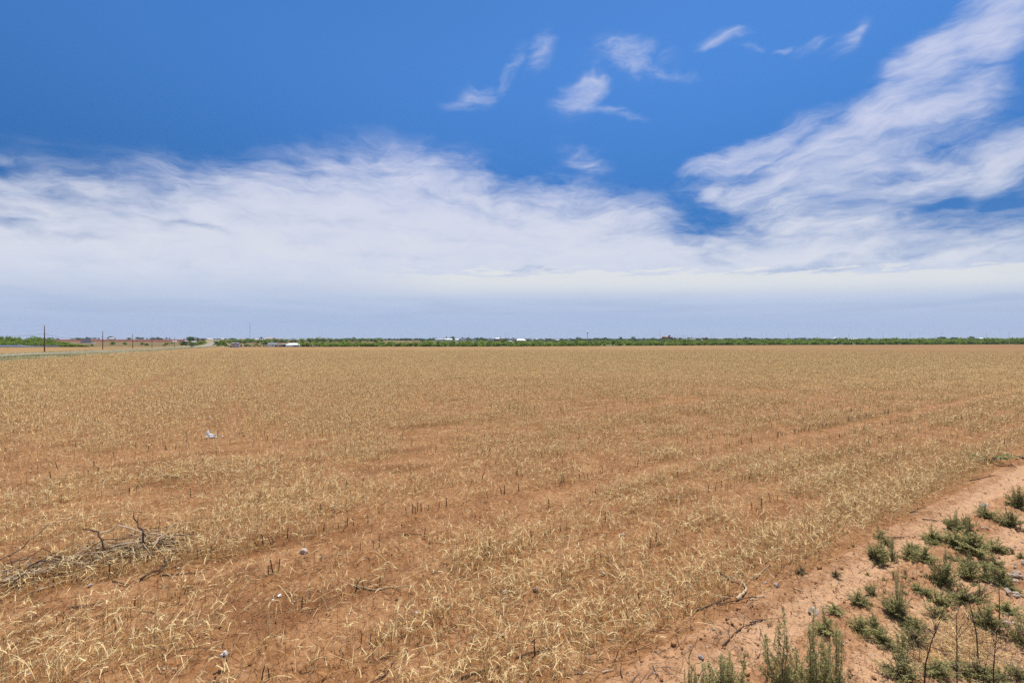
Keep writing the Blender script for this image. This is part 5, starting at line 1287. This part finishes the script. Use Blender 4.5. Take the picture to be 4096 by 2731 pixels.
# ------------------------------------------------------------------ weeds on the dirt path
def weedmat(name, c1, c2):
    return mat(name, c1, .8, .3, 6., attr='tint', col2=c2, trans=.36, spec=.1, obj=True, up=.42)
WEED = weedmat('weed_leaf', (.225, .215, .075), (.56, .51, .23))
WEED2 = weedmat('weed_leaf_dry', (.15, .12, .06), (.33, .27, .14))
WSTEM = mat('weed_stem', (.14, .11, .06), .85, .3, 20)
WSTEM_D = mat('dead_stem', (.060, .040, .032), .9, .3, 20)
def weed_mesh(kind):
    """unit plant: 1 high, about 1 wide; sprays of small leaves at the ends of many curved twigs"""
    V, Q, T = [], [], []; st = MB()
    def leaf(p, d, ln, wd, tint):
        sd = d.cross(rvec()).normalized(); m_ = p + d*ln*.5 + Vector((0, 0, ln*.06)); q = p + d*ln - Vector((0, 0, ln*.22*R.random())); b = len(V)
        V.extend([tuple(p), tuple(m_ + sd*wd), tuple(q), tuple(m_ - sd*wd)]); Q.append((b, b+1, b+2, b+3)); T.extend([tint]*4)
    def spray(p, d, size, n, tint):
        for i in range(n):
            v = (d*.7 + rvec()).normalized(); o = p - d*size*R.uniform(0, .9)
            leaf(o, v, size*R.uniform(.45, 1.0), size*R.uniform(.07, .13), min(1, max(0, tint + R.gauss(0, .16))))
    if kind == 'tall':
        for i in range(6):
            a = 2.4*i + R.uniform(-.4, .4); sp = R.uniform(.05, .40) if i else .04; H = R.uniform(.55, .95) if i else 1.0; bend = rvec()*.05
            P = [Vector((0, 0, -.04)), Vector((math.cos(a)*sp*.6, math.sin(a)*sp*.6, H*.3)) + bend, Vector((math.cos(a)*sp*.9, math.sin(a)*sp*.9, H*.65)) - bend*.5, Vector((math.cos(a)*sp, math.sin(a)*sp, H))]
            st.tube(P, [.014, .011, .007, .003], 4, 0, False)
            for k in range(34):
                t = (k+R.random())/34; j = min(2, int(t*3)); p = P[j].lerp(P[j+1], t*3-j); L = (.16*(1-t)**.7 + .035)*R.uniform(.6, 1.2)
                av = k*2.4 + R.uniform(-.5, .5); d = Vector((math.cos(av), math.sin(av), R.uniform(.2, .9))).normalized()
                if t < .8 and R.random() < .6: st.tube([p, p + d*L*.7], [.004, .002], 3, 0, False)
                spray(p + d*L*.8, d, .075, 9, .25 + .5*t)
        for i in range(26):
            a = R.uniform(0, 6.28); rr = R.uniform(.15, .5); e = Vector((math.cos(a)*rr, math.sin(a)*rr, R.uniform(.12, .5)*(1.15-rr))); st.tube([Vector((0, 0, -.03)), e*.5 + Vector((0, 0, .06)), e], [.008, .005, .002], 3, 0, False)
            for t in (.45, .75, 1.): spray(e*t + Vector((0, 0, .06*(1-t))), e.normalized(), .085, 9, .15 + .35*t)
    else:
        nb, fl = dict(bushy=(62, .95), low=(46, .7), open=(22, .85))[kind]
        asym = Vector((R.uniform(-.12, .12), R.uniform(-.12, .12), 0))
        for i in range(nb):
            el = math.asin(R.uniform(.02, 1)**.85); a = R.uniform(0, 6.28); rr = R.uniform(.5, 1.0)*(1 + .25*math.sin(a*2+i % 3))
            e = Vector((math.cos(a)*math.cos(el)*.48*rr, math.sin(a)*math.cos(el)*.48*rr, math.sin(el)*fl*rr + .04)) + asym*math.sin(el)
            if i < (4 if kind == 'bushy' else 2): e = Vector((R.uniform(-.16, .16), R.uniform(-.16, .16), R.uniform(.85, 1.1)))
            m_ = Vector((e.x*.42, e.y*.42, e.z*.52)) + rvec()*.03
            st.tube([Vector((e.x*.04, e.y*.04, -.03)), m_, e], [.012, .007, .003], 4, 0, False)
            d = (e - m_).normalized()
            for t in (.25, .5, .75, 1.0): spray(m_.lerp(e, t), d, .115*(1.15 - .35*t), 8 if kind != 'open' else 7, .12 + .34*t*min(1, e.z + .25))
    f = mesh_np('foliage', V, Q, [WEED], {'tint': T}); return f, st.mesh('stem', [WSTEM])
WM = {k: [weed_mesh(k) for _ in range(n)] for k, n in (('bushy', 6), ('tall', 4), ('low', 3), ('open', 3))}
WMD = {k: [(f.copy(), s) for f, s in v[:1]] for k, v in WM.items()}
for v in WMD.values():
    for f, s in v: f.materials.clear(); f.materials.append(WEED2)
def weed(px, pyb, wpx, hpx, kind, label, group=None, dry=False, hs=1.0, small=False):
    x, y = ground_pt(px, pyb - wpx*.10); k = math.hypot(y, 0)/F; p = math.atan2(pyb-CY, F)
    wd = wpx*k; h = max(.5*wd, (hpx*k - .22*wd*math.sin(p))/math.cos(p)*hs*1.12)
    f_ = 1.42 if kind != 'tall' else 1.25
    t = empty('weed', (x, y, g1(x, y)-.01), R.uniform(0, 6.28)); t.scale = (wd*f_, wd*f_, h*(.86 if kind != 'tall' else 1)); tag(t, label, 'weed', group)
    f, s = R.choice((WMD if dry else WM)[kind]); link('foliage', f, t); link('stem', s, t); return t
def C(cx, cy): return 3000 + cx/1.684, 1800 + cy/1.684
GW = 'green weeds scattered on the dirt path'
LW = {1: 'lone dark conical weed at the right edge, farthest up the path', 2: 'small rounded weed just left below the lone conical one', 3: 'wide spiky weed below the lone conical one', 4: 'spiky weed at the top left of the dense patch', 5: 'spiky weed touching the big sprawling clump from above',
      6: 'rounded weed with a pointed top standing alone left of the dense patch', 7: 'upper one of the twin weeds nearest the stubble', 10: 'lower dark one of the twin weeds nearest the stubble', 9: 'narrow upright weed between the twin weeds and the rounded one', 13: 'low weed with two thin spikes', 16: 'largest sprawling weed of the dense patch',
      26: 'dense dark conical weed in the middle of the patch', 36: 'neat rounded weed alone on the bare path beside the brown stone', 35: 'small round weed behind the neat rounded one', 37: 'bushy weed with one tall thin flower spike', 40: 'flat topped little weed behind the grooved leafy one', 41: 'leafy pale green weed with broad divided leaves near the pinkish rock',
      42: 'weed right of the broad leaved one', 44: 'dark weed with pale tips low in the patch', 46: 'bright leafy weed beneath the dead stems', 48: 'dark weed cut by the right edge of the picture', 60: 'dry brownish tuft weed at the edge of the stubble', 49: 'upright feathery weed in front of the dead stems', 50: 'large sprawling weed tangled in pale dry stalks at the bottom edge'}
WL = [(1, 1800, 400, 130, 150, 'bushy'), (2, 1585, 470, 110, 90, 'bushy'), (3, 1745, 520, 160, 130, 'bushy'), (4, 1375, 545, 125, 115, 'bushy'), (5, 1455, 572, 115, 115, 'bushy'), (6, 1225, 610, 135, 120, 'bushy'), (7, 870, 612, 110, 90, 'open'), (8, 928, 640, 80, 65, 'bushy'), (9, 1090, 660, 110, 75, 'bushy'),
      (10, 850, 745, 160, 150, 'bushy'), (11, 955, 732, 90, 150, 'open'), (12, 1072, 725, 125, 110, 'bushy'), (13, 1185, 772, 145, 110, 'bushy'), (14, 1240, 645, 130, 40, 'low'), (15, 1395, 662, 150, 120, 'bushy'), (16, 1500, 705, 260, 160, 'bushy'), (17, 1640, 675, 180, 115, 'low'), (18, 1355, 742, 110, 60, 'low'), (19, 1440, 775, 140, 80, 'bushy'),
      (20, 1650, 795, 220, 125, 'low'), (21, 1485, 855, 140, 150, 'bushy'), (22, 1605, 892, 140, 130, 'bushy'), (23, 1695, 925, 130, 120, 'bushy'), (24, 1830, 735, 70, 60, 'low'), (25, 1765, 692, 45, 55, 'open'), (26, 1300, 915, 185, 175, 'bushy'), (27, 1425, 1015, 170, 140, 'bushy'), (28, 1265, 1022, 190, 120, 'low'),
      (29, 1545, 1035, 130, 150, 'open'), (30, 1262, 1115, 150, 120, 'bushy'), (31, 905, 892, 55, 55, 'open'), (32, 965, 882, 40, 60, 'open'), (33, 1052, 895, 70, 55, 'low'), (34, 1130, 965, 150, 85, 'low'), (35, 832, 1000, 90, 100, 'bushy'), (36, 728, 1065, 145, 112, 'bushy'), (37, 1000, 1142, 190, 180, 'bushy'), (38, 908, 992, 30, 60, 'open'),
      (39, 1100, 1185, 140, 110, 'bushy'), (40, 572, 1112, 135, 60, 'low'), (41, 508, 1275, 195, 165, 'low'), (42, 730, 1235, 145, 115, 'bushy'), (43, 825, 1205, 100, 100, 'bushy'), (44, 905, 1285, 160, 120, 'bushy'), (45, 1095, 1295, 165, 150, 'bushy'), (46, 1590, 1215, 165, 165, 'bushy'), (47, 1725, 1115, 190, 95, 'low'), (48, 1810, 1295, 150, 180, 'bushy'),
      (49, 1028, 1395, 130, 180, 'tall'), (50, 1010, 1545, 260, 170, 'bushy'), (51, 1255, 1540, 170, 120, 'bushy'), (52, 1395, 1510, 190, 130, 'low'), (53, 1550, 1520, 220, 135, 'bushy'), (54, 1700, 1530, 190, 110, 'low'), (55, 1800, 1535, 130, 120, 'bushy'), (60, 345, 832, 100, 65, 'low'), (59, 577, 852, 75, 50, 'low'), (61, 692, 652, 32, 30, 'open'), (62, 1750, 965, 140, 80, 'low')]
for i, cx, cy, w_, h_, kd in WL:
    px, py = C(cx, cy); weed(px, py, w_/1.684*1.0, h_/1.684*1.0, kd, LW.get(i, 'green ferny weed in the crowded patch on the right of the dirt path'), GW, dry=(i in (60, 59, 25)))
for cx, cy, w_, h_ in [(1000, 1100, 40, 250), (955, 690, 26, 110), (885, 690, 24, 120), (1385, 560, 24, 120), (1452, 600, 30, 130), (1320, 840, 36, 150), (1480, 800, 30, 130)]:
    px, py = C(cx, cy); weed(px, py, w_, h_/1.684*1.1, 'tall', 'thin spike shaped weed sticking up out of the crowded patch', 'thin weed spikes in the crowded patch')
for px, py, w_, h_, lb in [(3130, 2790, 150, 250, 'tall feathery weed at the bottom edge, left of the tallest pair'), (3262, 2800, 150, 270, 'tallest feathery weed at the bottom edge'), (3345, 2795, 110, 245, 'tall feathery weed right of the tallest at the bottom edge'), (3210, 2800, 130, 120, 'lower feathery weed filling the gap between the tall ones'), (3300, 2800, 130, 150, 'bright feathery weed in front of the tallest pair'),
                   (2760, 2790, 60, 140, 'slim feathery weed at the bottom left of the weed patch'), (2815, 2800, 90, 110, 'short feathery weed at the bottom beside the slim one'), (2885, 2790, 150, 140, 'bushy feathery weed at the bottom beside the orange stone'), (2925, 2760, 110, 130, 'feathery weed behind the bushy one by the orange stone')]:
    weed(px, py, w_, h_, 'tall', lb, 'tall feathery weeds at the bottom edge')
weed(2975, 2645, 46, 60, 'open', 'small weed alone above the bushy feathery ones'); weed(2980, 2600, 30, 26, 'low', 'tiny green seedling on the bare path')
for i in range(26):
    cx, cy = R.uniform(700, 1840), R.uniform(640, 1400); px, py = C(cx, cy); weed(px, py, R.uniform(14, 34), R.uniform(12, 26), R.choice(['low', 'open']), 'tiny green seedling weed between the larger weeds', 'tiny seedling weeds', dry=R.random() < .3)
# dry wispy tufts on the path
for px, py, w_, lb in [(3050, 2365, 60, 'grey matted dry tuft on the path'), (3075, 2485, 60, 'dry spiky grass tuft on the path left of the leafy weed'), (3270, 2235, 60, 'dry wiry plant at the stubble edge'), (3330, 2335, 50, 'thin flat dry tuft on the path'), (2678, 2470, 40, 'grey dry seed head tuft at the stubble edge'), (3440, 2550, 60, 'dry straw tuft under the weeds'), (3740, 2500, 110, 'golden dry grass tuft among the dead stems')]:
    x, y = ground_pt(px, py); k = y/F; n = 46; a = U(0, 6.28, n)
    H = Heap(); H.add(*strip(np.stack([x + RNG.normal(0, .012, n), y + RNG.normal(0, .012, n), np.full(n, g1(x, y))], -1), a, U(.4, .9, n)*w_*k*.8, U(.3, 1.3, n), U(.1, .9, n), np.full(n, .0035), np.clip(RNG.normal(.45, .2, n), 0, 1), 3)[:3])
    tag(link('dry_tuft', H.build('dry_tuft', M_STRAW)), lb, 'dry plant')
# dead stems standing at the bottom right
def dead_plant(px, pyb, pxt, pyt, m, label, rpx=12, side=7, lean=0., group=None, name='dead_plant'):
    x, y = ground_pt(px, pyb); k = y/F; z = g1(x, y)
    yt = y + lean; top = Vector(((pxt-CX)/F*yt - x, yt - y, CAMH + (CY-pyt)/F*yt - z)); r = rpx*k/2*.37
    t = empty(name, (x, y, z)); tag(t, label, 'dead plant', group)
    mb = MB(); b = Vector((top.x*.12, top.y*.2, top.z*.35)); c = Vector((top.x*.5, top.y*.6, top.z*.7))
    branch_mb(mb, [(0, 0, -.05), b, c, top], r, r*.25, wob=r*.16); link('stem', mb.mesh('stem', [m]), t)
    for i in range(side):
        f = R.uniform(.2, .95); p = b.lerp(top, f) if f > .35 else Vector().lerp(b, f/.35); a = R.uniform(0, 6.28); L = top.length*R.uniform(.12, .42)*(1.1-f*.6)
        d = Vector((math.cos(a)*.8, math.sin(a)*.6, R.uniform(.25, .9))).normalized(); q = p + d*L
        mb = MB(); branch_mb(mb, [p, p.lerp(q, .5) + rvec()*L*.06, q], r*.42, r*.12, n=5, wob=r*.2)
        for j in range(9):
            p2 = p.lerp(q, R.uniform(.25, .95)); d2 = (d + rvec()*.9).normalized(); L2 = L*R.uniform(.2, .45); mb.tube([p2, p2 + d2*L2*.6, p2 + d2*L2 + Vector((0, 0, .01))], [r*.18, r*.13, r*.06], 4)
        link('branch', mb.mesh('branch', [m]), t)
    return t
dead_plant(3695, 2770, 3762, 2478, WSTEM_D, 'thick dark dead stem leaning right at the bottom edge', 17, 9)
dead_plant(3828, 2740, 3826, 2450, WSTEM_D, 'upright dark dead stem right of the leaning one', 15, 8)
dead_plant(3914, 2640, 3850, 2330, WSTEM_D, 'dead stem forking into a tall Y shape', 15, 8)
dead_plant(3998, 2530, 3995, 2290, WSTEM_D, 'straight dead stem behind the others near the right edge', 11, 6)
dead_plant(3972, 2760, 3986, 2530, WSTEM_D, 'dark dead stem with dense twigs at the lower right corner', 15, 12)
dead_plant(4110, 2600, 4040, 2480, W_MID, 'grey crooked dead branch entering from the right edge', 12, 6)
dead_plant(4110, 2700, 3990, 2640, W_MID, 'grey dead branch sweeping low from the lower right corner', 10, 7)
dead_plant(3930, 2760, 3955, 2610, WSTEM_D, 'short dark dead stem beside the twiggy one', 9, 4)
dead_plant(3880, 2760, 3878, 2590, WSTEM_D, 'thin dark dead stem between the upright and the twiggy one', 8, 5)
for px, pyb, pxt, pyt in [(3570, 2750, 3525, 2620), (3690, 2740, 3620, 2560), (3650, 2700, 3580, 2580), (3680, 2740, 3665, 2640), (3960, 2610, 3905, 2500), (4050, 2590, 3990, 2500), (4070, 2560, 4085, 2480), (3780, 2560, 3730, 2480), (3880, 2500, 3770, 2375)]:
    dead_plant(px, pyb, pxt, pyt, W_PALE, 'pale dry bowed stalk among the weeds at the lower right', 5, 3, .1, 'pale dry stalks at the lower right', 'dry_stalk')
for i in range(26):
    px, pyb = R.uniform(3560, 4090), R.uniform(2560, 2770); a_ = R.uniform(-90, 90); h_ = R.uniform(50, 170)
    dead_plant(px, pyb, px + a_, pyb - h_, R.choice([W_PALE, W_MID, WSTEM_D]), 'thin dry twiggy stalk in the tangle under the dead stems', 5, 5, R.uniform(-.1, .15), 'dry twiggy stalks in the tangle', 'dry_stalk')
# dry litter under the dead stems
n = 1700; q = RNG.normal(0, 1, (n, 2)); P_ = [ground_pt(3840 + a*120, 2590 + b*75) for a, b in q]; xx = np.array([p[0] for p in P_]); yy = np.array([p[1] for p in P_])
H = Heap(); H.add(*strip(np.stack([xx, yy, gz(xx, yy)+.005], -1), U(0, 6.28, n), U(.05, .22, n), U(1.2, 1.55, n), U(-.1, .3, n), U(.003, .006, n), np.clip(RNG.normal(.4, .25, n), 0, 1), 2)[:3])
tag(link('straw_litter', H.build('straw_litter', M_STRAW)), 'dry stems and straw lying under the dead plants', 'litter', kind='stuff')
# broad leaved plants at the stubble edge
BROAD = mat('broad_leaf', (.13, .20, .06), .7, .25, 4, trans=.35, spec=.2)
def broad(px, py, w_, n, label, up=.5):
    x, y = ground_pt(px, py); k = y/F; t = empty('leafy_plant', (x, y, g1(x, y))); tag(t, label, 'plant'); s = w_*k
    st = MB(); 
    for i in range(n):
        a = 2.4*i + R.uniform(-.3, .3); L = s*R.uniform(.25, .5); z = s*up*R.uniform(.4, 1); e = Vector((math.cos(a)*L, math.sin(a)*L, z)); st.tube([(0, 0, 0), e*.5 + Vector((0, 0, z*.3)), e], [.008, .007, .005], 5)
        mb = MB(); d = Vector((math.cos(a), math.sin(a), -.15)); sd = Vector((-math.sin(a), math.cos(a), 0)); l = s*R.uniform(.2, .32)
        o_ = [e, e + d*l*.3 + sd*l*.42, e + d*l*.7 + sd*l*.38, e + d*l*1.1, e + d*l*.7 - sd*l*.38, e + d*l*.3 - sd*l*.42]; mid = e + d*l*.55 + Vector((0, 0, -l*.12))
        for j in range(6): mb.face([o_[j], o_[(j+1) % 6], mid])
        link('leaf', mb.mesh('leaf', [BROAD]), t)
    link('stem', st.mesh('stem', [WSTEM]), t)
broad(3962, 1850, 95, 11, 'broad leaved green plant at the edge of the stubble on the right'); broad(4088, 1838, 80, 9, 'low broad leaved green plant at the right edge of the path', .25)

# ------------------------------------------------------------------ litter and a cotton boll
PLASTIC = mat('white_plastic', (.86, .85, .83), .35, trans=.2, spec=.5)
FOIL = mat('foil', (.72, .70, .68), .35, metal=.3)
COTTON = mat('cotton', (.72, .66, .60), .95, .1, 60, bump=.4, bscale=80)
def lumpy(mb, c, r, seed, n=14, amp=.35, m=0):
    rings = []; c = Vector(c)
    for i in range(n+1):
        th = math.pi*i/n; b = len(mb.V)
        for k in range(n):
            ph = 2*math.pi*k/n; d = Vector((math.sin(th)*math.cos(ph), math.sin(th)*math.sin(ph), math.cos(th)))
            f = 1 + amp*(vnoise(np.array([d.x*2.6+seed+5]), np.array([d.y*2.6+d.z*3.1+seed]), seed)[0]-.5)*2
            mb.V.append(tuple(c + Vector((d.x*r[0], d.y*r[1], d.z*r[2]))*f))
        rings.append(b)
    for p, q in zip(rings[:-1], rings[1:]):
        for k in range(n): mb.F.append((p+k, q+k, q+(k+1) % n, p+(k+1) % n)); mb.M.append(m)
x, y = ground_pt(842, 1752); z = g1(x, y)
mb = MB(); lumpy(mb, (0, 0, .05), (.15, .09, .075), 3, 18); lumpy(mb, (-.075, .0, .15), (.045, .035, .085), 5, 12); lumpy(mb, (.12, 0, .035), (.06, .05, .035), 8, 12)
tag(link('plastic_bag', mb.mesh('plastic_bag', [PLASTIC]), None, (x, y, z), 0, 1.05), 'crumpled white plastic bag lying in the stubble', 'bag')
for px, py, s_, m, lb in [(890, 1747, .05, PLASTIC, 'small scrap of white plastic right of the crumpled bag'), (841, 1671, .05, PLASTIC, 'small white scrap in the stubble behind the crumpled bag'), (1118, 2380, .026, FOIL, 'shiny crumpled foil scrap in the straw'), (1092, 2392, .018, PLASTIC, 'white paper scrap beside the shiny foil'), (1665, 2453, .016, PLASTIC, 'tiny white plastic scrap in the middle stubble'), (1000, 1845, .022, PLASTIC, 'tiny white scrap in the sparse upper stubble')]:
    x, y = ground_pt(px, py); mb = MB(); lumpy(mb, (0, 0, s_*.4), (s_, s_*.7, s_*.45), int(px), 10, .6); tag(link('litter_scrap', mb.mesh('litter_scrap', [m]), None, (x, y, g1(x, y)), R.uniform(0, 6)), lb, 'litter')
x, y = ground_pt(897, 2668); z = g1(x, y); t = empty('cotton_boll', (x, y, z)); tag(t, 'white cotton boll in a dark husk on a short bent stalk', 'cotton boll')
mb = MB(); mb.tube([(.03, 0, -.02), (.035, 0, .06), (.0, .0, .12)], [.005, .005, .004], 6); link('stalk', mb.mesh('stalk', [M_STALK]), t)
mb = MB()
for c in ((-.018, 0, .135), (.018, .005, .138), (0, .012, .15)): lumpy(mb, c, (.017, .014, .015), int(c[0]*1000)+60, 10, .25)
link('cotton', mb.mesh('cotton', [COTTON]), t)
mb = MB()
for a in range(4):
    d = Vector((math.cos(a*1.57+.4), math.sin(a*1.57+.4), 0)); s2 = Vector((-d.y, d.x, 0)); b = Vector((0, 0, .115)); mb.face([b - s2*.008, b + s2*.008, b + d*.035 + s2*.014 + Vector((0, 0, .012)), b + d*.05 + Vector((0, 0, .024)), b + d*.035 - s2*.014 + Vector((0, 0, .012))])
link('husk', mb.mesh('husk', [M_STALK]), t)

# ------------------------------------------------------------------ thin summer haze
def build_haze(dens):
    m = bpy.data.materials.new('haze'); m.use_nodes = True; S.nt = m.node_tree; S.nt.nodes.clear()
    v = N('ShaderNodeVolumePrincipled', {'Color': (.80, .88, 1.0), 'Density': dens, 'Anisotropy': .0})
    o = N('ShaderNodeOutputMaterial'); S.nt.links.new(v.outputs[0], o.inputs['Volume'])
    zmin = min(float(height(np.array([a]), np.array([b]))[0]) for a in (-14000, -5000, 0, 5000, 14000) for b in (-14000, -5000, 400, 5000, 14000)) - 40
    mb = MB(); mb.box(-14600, 14600, -14600, 14600, zmin, 62)
    tag(link('haze', mb.mesh('haze', [m])), kind='stuff')
build_haze(.5/9000)
